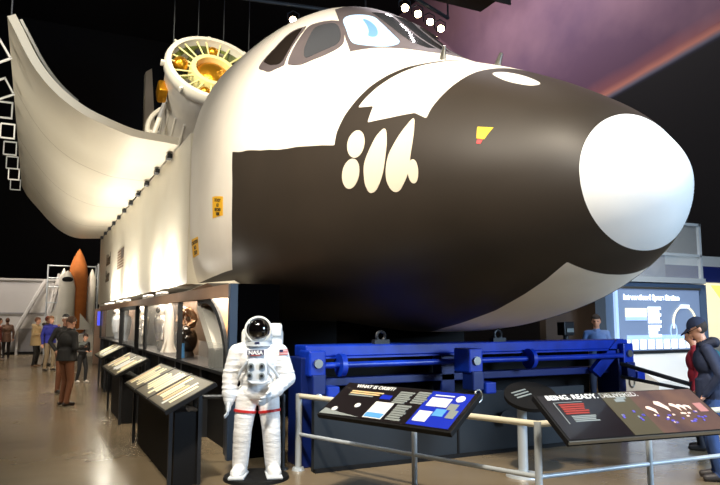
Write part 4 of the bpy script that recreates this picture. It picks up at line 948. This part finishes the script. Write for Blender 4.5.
def person(label, loc, yaw, h, jacket, trousers, shoes, hair, lean=0., nod=0., turn=0., arms=('hang', 'hang'), stride=0., knees=0., vox=.013, coat=0., bulk=1., hat=None, hood=None, skin=None, long_hair=False, name='person'):
    k = h / 1.75
    root = thing(name, label, 'person', loc, yaw)
    bm = B(); bones = []
    V = lambda x, y, z: Vector((x * k, y * k, z * k))
    piv = V(0, 0, .95); Ml = Matrix.Translation(piv) @ Matrix.Rotation(lean, 4, 'Y') @ Matrix.Translation(-piv)
    T = lambda x, y, z: Ml @ V(x, y, z)
    def seg(a, b, r0, r1, m): cap(bm, a, b, r0 * k, r1 * k); bones.append((tuple(a), tuple(b), (r0 + r1) / 2 * k, m))
    # materials: 0 jacket 1 trousers 2 shoes 3 skin
    for sg in (1, -1):
        hip = V(0, .09 * sg, .92); kn = V(.05 + stride * sg * .5 + knees, .1 * sg, .5); an = V(-.02 + stride * sg, .1 * sg, .09)
        seg(hip, kn, .095, .068, 1); seg(kn, an, .068, .052, 1)
        seg(an + V(0, 0, -.03), an + V(.15, .015 * sg, -.05), .045, .036, 2); seg(an + V(-.05, 0, -.045), an + V(.02, 0, -.045), .04, .04, 2)
    ell(bm, V(-.01, 0, .95), (.12 * k, .165 * k, .13 * k)); bones.append((tuple(V(0, -.06, .93)), tuple(V(0, .06, .93)), .11 * k, 1))
    w = bulk
    for (z, rx, ry, rz) in ((1.08, .125, .16, .14), (1.28, .14, .185, .18)):
        ell(bm, T(0, 0, z), (rx * k * w, ry * k * w, rz * k), (0, lean, 0))
    bones.append((tuple(T(0, 0, 1.05)), tuple(T(0, 0, 1.38)), .15 * k * w, 0)); bones.append((tuple(T(0, -.1, 1.3)), tuple(T(0, .1, 1.3)), .13 * k * w, 0))
    seg(T(0, -.15, 1.41), T(0, .15, 1.41), .068 * w, .068 * w, 0)
    if coat:
        cyl(bm, V(0, 0, .98 - coat), T(0, 0, 1.1), .17 * k * w, .15 * k * w, 18); bones.append((tuple(V(0, 0, .98 - coat + .02)), tuple(T(0, 0, 1.1)), .17 * k * w, 4))
    seg(T(.0, 0, 1.42), T(.02, 0, 1.55), .062, .056, 3)
    for sg, ar in zip((1, -1), arms):
        sh = T(0, .185 * sg, 1.41)
        if isinstance(ar, tuple): el, wr = T(*ar[0]), T(*ar[1])
        elif ar == 'hang': el, wr = T(-.04, .25 * sg, 1.14), T(.04, .27 * sg, .89)
        elif ar == 'hold': el, wr = T(.0, .25 * sg, 1.14), T(.25, .11 * sg, 1.17)
        elif ar == 'up': el, wr = T(.12, .24 * sg, 1.2), T(.3, .1 * sg, 1.42)
        elif ar == 'pocket': el, wr = T(-.11, .27 * sg, 1.15), T(.06, .21 * sg, .97)
        seg(sh, el, .062 * w, .052 * w, 0); seg(el, wr, .05 * w, .04, 0)
        hand(bm, wr, wr - el, -sg, k, bones=bones)
    # head
    hc = T(.035, 0, 1.645); Mh = Matrix.Translation(hc) @ Matrix.Rotation(turn, 4, 'Z') @ Matrix.Rotation(lean + nod, 4, 'Y')
    H = lambda x, y, z: Mh @ V(x, y, z)
    def hell(c, r): 
        bmesh.ops.create_uvsphere(bm, u_segments=18, v_segments=12, radius=1, matrix=Mh @ Matrix.Translation(V(*c)) @ Matrix.Diagonal((r[0] * k, r[1] * k, r[2] * k, 1)))
    hell((-.01, 0, .02), (.098, .077, .1)); hell((.025, 0, -.05), (.07, .06, .07))
    cap(bm, H(.085, 0, .015), H(.108, 0, -.022), .010 * k, .016 * k, 8)
    hell((.075, 0, -.062), (.02, .028, .012)); hell((.078, 0, .035), (.02, .05, .012))
    for sg in (1, -1): hell((-.005, .078 * sg, -.01), (.022, .012, .032))
    bones.append((tuple(H(-.02, 0, .03)), tuple(H(.04, 0, -.06)), .1 * k, 3))
    me = capsules_to_mesh('body', bm, vox * k)
    paint(me, bones, hem=(.98 - coat) * k if coat else None)
    body = obj('body', me, cloth(jacket), root)
    for m in (cloth(trousers), cloth(shoes, .5), skin or SKIN): me.materials.append(m)
    for sg in (1, -1):
        e = B(); ell(e, H(.088, .03 * sg, .012), (.008 * k, .014 * k, .008 * k), seg=8, rings=6); obj('eye', e, M['black'], body, smooth=True)
    # hair: a closed cap around the skull
    def shell(sc, keep):
        b2 = B(); bmesh.ops.create_uvsphere(b2, u_segments=28, v_segments=20, radius=1, matrix=Matrix.Translation(V(-.014, 0, .022)) @ Matrix.Diagonal((.098 * sc * k, .077 * sc * k, .1 * sc * k, 1)))
        bmesh.ops.delete(b2, geom=[f for f in b2.faces if not keep((f.calc_center_median() / k))], context='FACES')
        g = bmesh.ops.solidify(b2, geom=b2.faces[:], thickness=.012 * k)
        b2.transform(Mh); return b2
    if hat == 'cap':
        hb = shell(1.14, lambda c: c.z > .045); hh = obj('cap', hb, cloth((34, 44, 70)), root, smooth=True)
        b2 = B(); prism(b2, [(.07, -.075), (.16, -.055), (.19, 0), (.16, .055), (.07, .075)], Matrix.Diagonal((k, k, k, 1)), .012 * k); b2.transform(Mh @ Matrix.Translation(V(0, 0, .045)) @ Matrix.Rotation(.2, 4, 'Y')); obj('cap_brim', b2, cloth((28, 36, 60)), hh)
        obj('hair', shell(1.07, lambda c: c.x < -.0 and c.z > -.06), cloth(hair), root, smooth=True)
    elif hat == 'beanie':
        hh = obj('knit_hat', shell(1.16, lambda c: c.z > .03 + c.x * .25), cloth((20, 18, 20)), root, smooth=True)
        obj('hat_band', shell(1.19, lambda c: .03 + c.x * .25 < c.z < .06 + c.x * .25), cloth((210, 200, 190)), hh, smooth=True)
    else:
        obj('hair', shell(1.12, lambda c: (c.z > .05 or c.x < .01) and c.z > (-.16 if long_hair else -.05)), cloth(hair), root, smooth=True)
    if hood:
        b2 = B(); cap(b2, T(-.1, -.07, 1.48), T(-.1, .07, 1.48), .06 * k, .06 * k); cap(b2, T(-.1, .09, 1.48), T(.03, .1, 1.46), .05 * k, .035 * k); cap(b2, T(-.1, -.09, 1.48), T(.03, -.1, 1.46), .05 * k, .035 * k)
        obj('hood', b2, cloth(hood), root, smooth=True)
    return root, Mh, T, k

def build_people():
    # yaw: local +x is the way the figure faces
    r, Mh, T, k = person('man in black jacket and rust-brown trousers reading by the aisle panels', (-9.7, -4.5, 0), R(124), 1.63, (28, 26, 24), (112, 68, 40), (44, 34, 28), (70, 46, 30), lean=.05, nod=.55, arms=('hold', 'hold'), stride=.02, coat=.1, bulk=1.2, vox=.011)
    b = B(); box(b, (0, 0, 0), (.16, .2, .006)); b.transform(Matrix.Translation((.33 * k, .0, 1.2 * k)) @ Euler((0, -.6, 0)).to_matrix().to_4x4())
    o = obj('leaflet', b, M['printgrey']); o.location = r.location; o.rotation_euler = r.rotation_euler
    tag(o, 'pale leaflet held by the man in rust-brown trousers', 'leaflet')
    person('visitor in black knit hat with pale band behind the man in rust-brown trousers', (-11.9, -4.47, 0), R(20), 1.68, (26, 24, 24), (120, 74, 48), (30, 28, 28), (30, 20, 16), nod=.2, hat='beanie', coat=.15, skin=mat('darker_skin', lin(140, 96, 74), .5), arms=('pocket', 'pocket'))
    r, Mh, T, k = person('visitor in bright blue jacket beside the large orange rocket model', (-18.75, -4.62, 0), R(30), 1.66, (40, 44, 140), (142, 124, 98), (50, 44, 40), (120, 84, 56), nod=.1, arms=('up', 'hang'), bulk=1.12, coat=.08, stride=.06)
    person('visitor in tan coat and black trousers near the far partition', (-20.8, -5.0, 0), R(65), 1.62, (176, 150, 110), (30, 26, 24), (120, 90, 60), (110, 70, 52), nod=.15, arms=('hold', 'hold'), coat=.22, bulk=1.15, hood=(190, 170, 136))
    person('visitor in dark coat half hidden behind the tan coat', (-21.3, -4.68, 0), R(80), 1.66, (70, 62, 52), (52, 44, 40), (40, 36, 30), (120, 60, 44), coat=.2, bulk=1.1, hood=(60, 50, 44))
    person('visitor in brown coat by the far partition, second from the edge of the aisle', (-26.4, -6.05, 0), R(200), 1.60, (116, 86, 70), (36, 30, 30), (60, 40, 34), (96, 64, 48), coat=.25, bulk=1.1, long_hair=True)
    person('visitor in dark red coat at the edge of the aisle by the far partition', (-24.9, -6.3, 0), R(100), 1.6, (110, 50, 42), (90, 60, 56), (150, 130, 120), (70, 50, 40), coat=.2, stride=.12)
    person('child in black standing at the far end of the farthest bright aisle panel', (-14.3, -3.95, 0), R(35), 1.22, (24, 22, 22), (26, 24, 24), (210, 200, 190), (44, 30, 24), lean=.15, nod=.3, arms=('hold', 'hold'), stride=.1)
    # right side
    r, Mh, T, k = person('man in navy cap, glasses and navy jacket looking down beside the plume panel', (-.64, 1.17, 0), R(226), 1.61, (30, 40, 66), (46, 74, 128), (60, 56, 56), (50, 40, 34), lean=.12, nod=.38, arms=(((-.06, .27, 1.14), (.1, .2, .95)), ((-.06, -.27, 1.14), (.1, -.18, .97))), coat=.1, bulk=1.02, hat='cap', hood=(24, 30, 50), vox=.009)
    H = lambda x, y, z: Mh @ Vector((x * k, y * k, z * k))
    g = B()
    for sg in (1, -1): tube(g, [H(.105, .032 * sg + .024 * math.cos(t), .012 + .02 * math.sin(t)) for t in np.linspace(0, 2 * PI, 14, endpoint=False)], .003, 5, True); cap(g, H(.1, .056 * sg, .015), H(-.01, .085 * sg, .015), .003, .003, 5)
    obj('glasses', g, M['black'], r)
    r, Mh, T, k = person('visitor with red sleeve and teal bag behind the man in the navy cap', (-1.74, 2.39, 0), R(215), 1.48, (150, 34, 50), (34, 34, 44), (50, 44, 44), (60, 26, 30), nod=.3, arms=('hang', 'hang'), long_hair=True)
    b = B(); ell(b, (0, 0, 0), (.1, .15, .2)); b.transform(Matrix.Translation(T(-.25, 0, 1.22))); bag = obj('teal_backpack', b, cloth((20, 96, 110)), None, smooth=True)
    bag.location = r.location; bag.rotation_euler = r.rotation_euler
    tag(bag, 'teal backpack worn by the visitor with the red sleeve', 'backpack')
    person('visitor in pale blue shirt standing beyond the blue cradle under the nose', (-5.05, 4.12, 0), R(-45), 1.66, (96, 124, 176), (50, 56, 76), (40, 40, 44), (40, 34, 32), nod=.2, arms=('hold', 'hold'))

# ------------------------------------------------------------------ astronaut suit
def build_astronaut():
    yaw = R(-20)
    root = thing('astronaut_suit', 'white spacesuit figure with dark visor standing on a round base', 'spacesuit mannequin', (-2.75, -2.97, 0), yaw)
    b = B(); cyl(b, (0, 0, 0), (0, 0, .03), .335, .325, 48); obj('round_base', b, M['black'], root, smooth=True)
    bm = B(); bones = []
    V = lambda x, y, z: Vector((x, y, z))
    def seg(a, b_, r0, r1): cap(bm, a, b_, r0, r1, 18)
    for sg in (1, -1):
        hip = V(0, .105 * sg, .84); kn = V(.03, .145 * sg, .47); an = V(-.01, .165 * sg, .14)
        seg(hip, kn, .118, .092); seg(kn, an, .094, .082)
        for z, rr in ((.62, .106), (.55, .100), (.40, .094), (.32, .090), (.25, .087)):
            u = (.84 - z) / .37 if z > .47 else None
            p = hip.lerp(kn, u) if u is not None else kn.lerp(an, (.47 - z) / .33)
            ell(bm, p, (rr, rr, .03))
        seg(V(-.03, .165 * sg, .085), V(.12, .19 * sg, .075), .075, .066); seg(V(-.05, .165 * sg, .07), V(.15, .195 * sg, .06), .05, .045)
    ell(bm, (0, 0, .87), (.15, .2, .14)); ell(bm, (0, 0, 1.0), (.15, .19, .16)); ell(bm, (0, 0, 1.17), (.165, .215, .18))
    seg(V(0, -.17, 1.27), V(0, .17, 1.27), .095, .095)
    arms = {1: (V(0, .215, 1.26), V(.03, .305, 1.0), V(.19, .16, .87)), -1: (V(0, -.215, 1.26), V(0.02, -.28, 1.02), V(.06, -.285, .80))}
    for sg, (sh, el, wr) in arms.items():
        seg(sh, el, .092, .082); seg(el, wr, .084, .06)
        for t in (.25, .5, .75):
            p = sh.lerp(el, t); ell(bm, p, (.095, .095, .022)); p = el.lerp(wr, t); ell(bm, p, (.077, .077, .077) if t > .6 else (.083, .083, .04))
    me = capsules_to_mesh('suit_body', bm, .0085, 3)
    obj('suit_body', me, M['suit'], root)
    # gloves with separate fingers
    for sg, (sh, el, wr) in arms.items():
        g = B(); d = (wr - el).normalized(); bn = []
        cap(g, wr - d * .03, wr + d * .03, .056, .05, 16)
        s = d.cross(V(0, 0, 1)); s = V(1, 0, 0) if s.length < .25 else s.normalized(); n = s.cross(d).normalized()
        if sg > 0: s = V(.45, .2, .8).normalized(); s = (s - d * s.dot(d)).normalized(); n = s.cross(d).normalized()
        for q in (-1, 0, 1): cap(g, wr + d * .02, wr + d * .1 + s * q * .026, .036, .026, 10)
        for i, L in enumerate((.065, .08, .075, .058)):
            b0 = wr + d * .105 + s * (i - 1.5) * .027; m1 = b0 + d * L * .6 + s * (i - 1.5) * .004 - n * .008; e1 = m1 + d * L * .4 - n * .022
            cap(g, b0, m1, .0135, .0128, 10); cap(g, m1, e1, .0128, .0115, 10)
        ts = 1 if sg < 0 else 1
        b0 = wr + d * .045 + s * .04 * ts; m1 = b0 + d * .035 + s * .035 * ts; e1 = m1 + d * .035 + s * .008 * ts
        cap(g, b0, m1, .016, .0145, 10); cap(g, m1, e1, .0145, .013, 10)
        gm = capsules_to_mesh('glove', g, .0055, 2); gl = obj('glove', gm, M['suitgrey'], root)
        c = B(); cyl(c, wr - d * .05, wr - d * .02, .064, .064, 24); obj('wrist_ring', c, M['chrome'], gl, smooth=True)
    # helmet and visor
    h = V(.02, 0, 1.485)
    b = B(); ell(b, h, (.148, .138, .15), seg=36, rings=24); ell(b, h + V(-.02, 0, -.07), (.135, .145, .08), seg=32, rings=16); hel = obj('helmet', b, M['printwhite'], root, smooth=True)
    b = B(); ell(b, h + V(.045, 0, .014), (.126, .124, .122), (0, .1, 0), seg=36, rings=24); vis = obj('visor', b, M['visor'], hel, smooth=True)
    b = B(); tube(b, [h + V(.085 + .02 * math.cos(t) ** 2, .129 * math.cos(t), .014 + .126 * math.sin(t)) for t in np.linspace(0, 2 * PI, 40, endpoint=False)], .012, 8, True); obj('visor_rim', b, M['printwhite'], hel, smooth=True)
    b = B(); cyl(b, (0, 0, 1.33), (0, 0, 1.375), .145, .14, 36); obj('neck_ring', b, M['suitgrey'], root, smooth=True)
    b = B(); box(b, (.135, -.01, 1.365), (.03, .05, .018), None, .004); obj('vent_slot', b, M['navy'], hel)
    # backpack
    b = B(); box(b, (-.24, 0.03, 1.20), (.2, .44, .62), None, .05); pk = obj('backpack', b, M['printwhite'], root, smooth=True)
    b = B(); box(b, (-.2, .14, 1.49), (.18, .2, .14), None, .03); obj('backpack_top', b, M['printwhite'], pk, smooth=True)
    # chest unit with dials
    b = B(); box(b, (.165, 0, 1.09), (.06, .2, .24), (0, -.06, 0), .02); ch = obj('chest_unit', b, M['suitgrey'], root, smooth=True)
    for y, z in ((-.062, 1.135), (.045, 1.135), (-.075, 1.045), (.045, 1.04)):
        b = B(); cyl(b, (.185, y, z), (.215, y, z), .032, .03, 20); kn = obj('connector_dial', b, M['chrome'], ch, smooth=True)
        b = B(); cyl(b, (.213, y, z), (.225, y, z), .016, .015, 16); obj('dial_centre', b, M['charcoal'], kn, smooth=True)
    for pts in ([(.18, -.1, 1.0), (.2, -.05, .97), (.2, .06, .965), (.17, .12, .99)], [(.17, -.1, 1.19), (.15, -.16, 1.1), (.12, -.2, 1.0)], [(.17, .1, 1.16), (.17, .16, 1.1), (.13, .21, 1.02)]):
        b = B(); tube(b, pts, .014, 8); obj('harness_strap', b, M['suitgrey'], ch, smooth=True)
    # name patch, flag, red leg bands
    b = B(); box(b, (.178, -.02, 1.268), (.016, .17, .052), (0, -.12, 0), .004); np_ = obj('name_patch', b, M['navy'], root)
    mw = Matrix.LocRotScale(root.location, root.rotation_euler, None)
    text('patch_lettering', 'NASA', .056, M['printwhite'], np_, mw @ frame((.189, -.02, 1.25), (0, 1, 0), (-.12, 0, 1)), .002, 'CENTER', 1., .002)
    b = B(); box(b, (.182, -.02, 1.243), (.012, .1, .008), (0, -.12, 0)); obj('patch_stripe', b, M['red'], np_)
    fm = frame((.098, .215, 1.24), (-.25, 1, 0), (-.08, 0, 1)); b = patchbox(fm, 0, .09, 0, .055, -.012, .006); fl = obj('flag_patch', b, M['printwhite'], root)
    for k_ in range(4): obj('flag_stripe', patchbox(fm, 0, .09, k_ * .0155, k_ * .0155 + .008, .004, .008), M['red'], fl)
    obj('flag_canton', patchbox(fm, 0, .04, .027, .055, .006, .009), M['navy'], fl)
    for sg in (1, -1):
        hip = V(0, .105 * sg, .84); kn = V(.03, .145 * sg, .47); p = hip.lerp(kn, .46); d = (kn - hip).normalized()
        b = B(); cyl(b, p - d * .013, p + d * .013, .117, .116, 32); obj('leg_band', b, M['red'], root, smooth=True)
        b = B(); box(b, (.06, .175 * sg, .045), (.33, .16, .03), (0, 0, .1 * sg), .012); obj('boot_sole', b, M['suitgrey'], root)

# ------------------------------------------------------------------ lamps
def light(kind, name, loc, target, power, col, size=.3, angle=60, blend=.5, sy=None):
    L = bpy.data.lights.new(name, kind); L.energy = power; L.color = col
    if kind == 'SPOT': L.spot_size = R(angle); L.spot_blend = blend; L.shadow_soft_size = size
    elif kind == 'AREA':
        L.size = size
        if sy: L.shape = 'RECTANGLE'; L.size_y = sy
    else: L.shadow_soft_size = size
    o = bpy.data.objects.new(name, L); COL.objects.link(o); o.location = loc
    o.rotation_euler = (Vector(target) - Vector(loc)).to_track_quat('-Z', 'Y').to_euler()
    return o

def build_lamps():
    # lighting bars and spotlights that show above the cockpit
    def bar(lab, a, b, z):
        t = thing('lighting_bar', lab, 'lighting bar', ((a[0] + b[0]) / 2, (a[1] + b[1]) / 2, z))
        bm = B(); cyl(bm, (*a, z), (*b, z), .05, .05, 8); obj('bar_tube', bm, M['raildark'], t, world=True)
        for p in (a, b):
            bm = B(); cyl(bm, (*p, z), (*p, 19.99), .025, .025, 6); obj('drop_rod', bm, M['raildark'], t, world=True)
        return t
    bar('dark lighting bar carrying four spotlights above the windshield', (-8.9, 2.0), (-9.8, 4.2), 9.38)
    bar('dark lighting bar carrying one spotlight above the side windows', (-11.2, -1.5), (-10.6, 2.2), 9.38)
    cab = thing('truss_box', 'dark boxy ceiling truss in front of the purple mural', 'truss', (-8.5, 4.6, 9.2))
    bm = B(); bx(bm, -9.6, -8.4, 2.6, 5.1, 9.65, 10.6); obj('truss_body', bm, M['wall_dim'], cab, world=True)
    for x in (-9.5, -8.5):
        bm = B(); cyl(bm, (x, 4.2, 10.3), (x, 4.2, 19.99), .04, .04, 6); obj('drop_rod', bm, M['raildark'], cab, world=True)
    bm = B(); bx(bm, -8.4, -8.36, 4.2, 5.1, 9.3, 9.55); obj('side_flap', bm, M['wall_dim'], cab, world=True)
    def spot(loc, lab, first=None, s=1.):
        if first is not None: return dup(first, loc, None, lab)
        t = thing('spotlight', lab, 'spotlight', loc, R(-22))
        bm = B(); cyl(bm, (-.3, 0, .12), (.0, 0, 0), .08, .1, 20); obj('can', bm, M['black'], t, smooth=True)
        bm = B(); cyl(bm, (.0, 0, 0.), (.012, 0, -.005), .085, .085, 20); obj('lens', bm, M['bulb'], t)
        bm = B(); tube(bm, [(-.12, -.14, .06), (-.12, -.14, .22), (-.12, 0, .3), (-.12, .14, .22), (-.12, .14, .06)], .015, 6); obj('yoke', bm, M['raildark'], t)
        return t
    f = spot((-9.13, 2.53, 9.0), 'glowing spotlight over the windshield, first and largest of the row of four')
    spot((-9.27, 2.97, 9.0), 'glowing spotlight over the windshield, second of the row of four', f)
    spot((-9.51, 3.47, 9.0), 'glowing spotlight over the windshield, third of the row of four', f)
    spot((-9.68, 3.9, 8.98), 'glowing spotlight over the windshield, last of the row of four', f)
    spot((-10.92, .34, 9.0), 'single glowing spotlight above the cockpit side windows', f)
    warm = (1., .86, .68); neut = (1., .93, .82); cool = (.62, .78, 1.)
    light('SPOT', 'key_spot_cockpit', (1.5, -11.0, 12.5), (-3.6, -1.2, 4.9), 15000, (1., .9, .76), .5, 33, .9)
    light('SPOT', 'key_spot_nose', (4.0, -6.0, 12.5), (-2.0, -.8, 3.6), 10000, (1., .88, .7), .5, 50, .7)
    light('SPOT', 'key_spot_cap', (9.0, -9.0, 9.5), (-.2, 0, 3.0), 6000, (1., .95, .88), .4, 15, .6)
    light('AREA', 'blue_fill', (7.0, 4.5, 4.0), (-.3, .3, 2.7), 1300, (.55, .76, 1.), 3.0)
    light('SPOT', 'side_spot', (-2.5, -14, 8.5), (-11, -2.8, 3.6), 2600, neut, .6, 60, .7)
    light('SPOT', 'door_spot', (-6, -13.5, 1.0), (-17, -4.8, 5.8), 2900, (1., .94, .8), .6, 60, .8)
    light('SPOT', 'door_wash', (-10.5, -3.9, 2.3), (-20, -3.6, 5.4), 450, neut, .4, 75, .9)
    light('SPOT', 'stage_spot', (-9.5, -3.5, 13.2), (-18, 0, 10.), 6500, (1., .88, .62), .3, 34, .5)
    light('SPOT', 'stage_side_fill', (-11, -9, 13), (-19, 0, 8.6), 3000, (1., .95, .85), .3, 30, .5)  # fill without a fixture, added to whiten the stage body
    light('SPOT', 'door_edge_fill', (1, -8.5, 13), (-9.2, -4.5, 6.), 2600, neut, .3, 24, .6)  # added fill, only there to brighten the door's front edge
    light('SPOT', 'suit_spot', (2.2, -7.0, 9.0), (-2.7, -3.0, .9), 1450, (1., .97, .92), .3, 20, .7)
    light('SPOT', 'panel_spot', (1.5, -4.0, 10), (-.4, -1.9, .5), 1000, (1., .92, .8), .3, 30, .6)
    for i, (x, w) in enumerate(((-9.6, 1), (-11.4, .8), (-15.2, 1), (-16.9, .8), (-19.3, .9), (-20.6, .8))):
        light('AREA', 'uplight_lamp', (x, -3.04, 2.2), (x, -2.62, 3.5), 75 * w, neut, .5, sy=.12)
    for x, y, p in ((-9, -7, 1200), (-15, -6.5, 1400), (-21, -6.5, 1700), (-27, -7, 1900), (-4, -6.5, 450)):
        light('SPOT', 'aisle_downlight', (x, y, 10.5), (x - .6, y + 1.0, 0), p, warm, .4, 62, .8)
    light('SPOT', 'partition_wash', (-25.5, -8, 9.5), (-29.4, -6.5, 2), 2000, (1., .94, .88), .4, 60, .8)
    light('SPOT', 'stack_spot', (-24.5, -5.5, 9), (-28, -3.6, 2.6), 3000, warm, .3, 34, .6)
    light('AREA', 'mural_wash', (-16, 8.0, 19.4), (-16, 14, 11.5), 1300, (1., .9, .95), 12, sy=.6)
    light('SPOT', 'right_wash', (-2.5, 6.0, 9), (-5.8, 7.6, .8), 1300, (.85, .92, 1.), .4, 50, .7)
    light('SPOT', 'floor_fill', (3.5, -4.5, 9), (-1.6, -2.2, 0), 900, warm, .3, 26, .6)  # extra light added to lift the floor before the cradle
    light('SPOT', 'visitor_spot', (1.5, 2.0, 9.5), (-.8, 1.0, .6), 800, (.85, .92, 1.), .4, 30, .7)
    light('AREA', 'case_light', (-5.3, -2.75, 1.94), (-5.3, -2.75, 0), 30, warm, 2.2, sy=.3)
    for x in (-8.8, -12.6, -17.9): light('AREA', 'case_light', (x, -2.75, 1.94), (x, -2.75, 0), 30, warm, 2.6, sy=.3)
    for x0, p in ((-4.0, 20), (-7.8, 20), (-12.5, 28)): light('AREA', 'panel_lamp', (x0, -3.5, 2.2), (x0, -3.75, .8), p, (1., .95, .8), 1.8, sy=.15)

def build_camera():
    cd = bpy.data.cameras.new('camera'); cam = bpy.data.objects.new('camera', cd); COL.objects.link(cam)
    cam.location = (3.94, -5.07, 1.616)
    fwd = Vector((-.89245, .43661, .11365)); cam.rotation_euler = fwd.to_track_quat('-Z', 'Y').to_euler()
    cd.sensor_width = 36; cd.sensor_fit = 'HORIZONTAL'; cd.lens = 660 / 720 * 36; cd.clip_end = 200
    SC.camera = cam
    w = bpy.data.worlds.new('world'); SC.world = w; w.use_nodes = True
    bg = w.node_tree.nodes['Background']; bg.inputs[0].default_value = (.6, .7, 1., 1); bg.inputs[1].default_value = .004
    SC.view_settings.view_transform = 'Standard'; SC.view_settings.look = 'None'
    SC.view_settings.exposure = 0; SC.view_settings.gamma = 1

build_room(); build_shuttle(); build_stage(); build_cradle(); build_rails(); build_panels(); build_cases(); build_stack_model(); build_right(); build_people(); build_astronaut(); build_lamps(); build_camera()
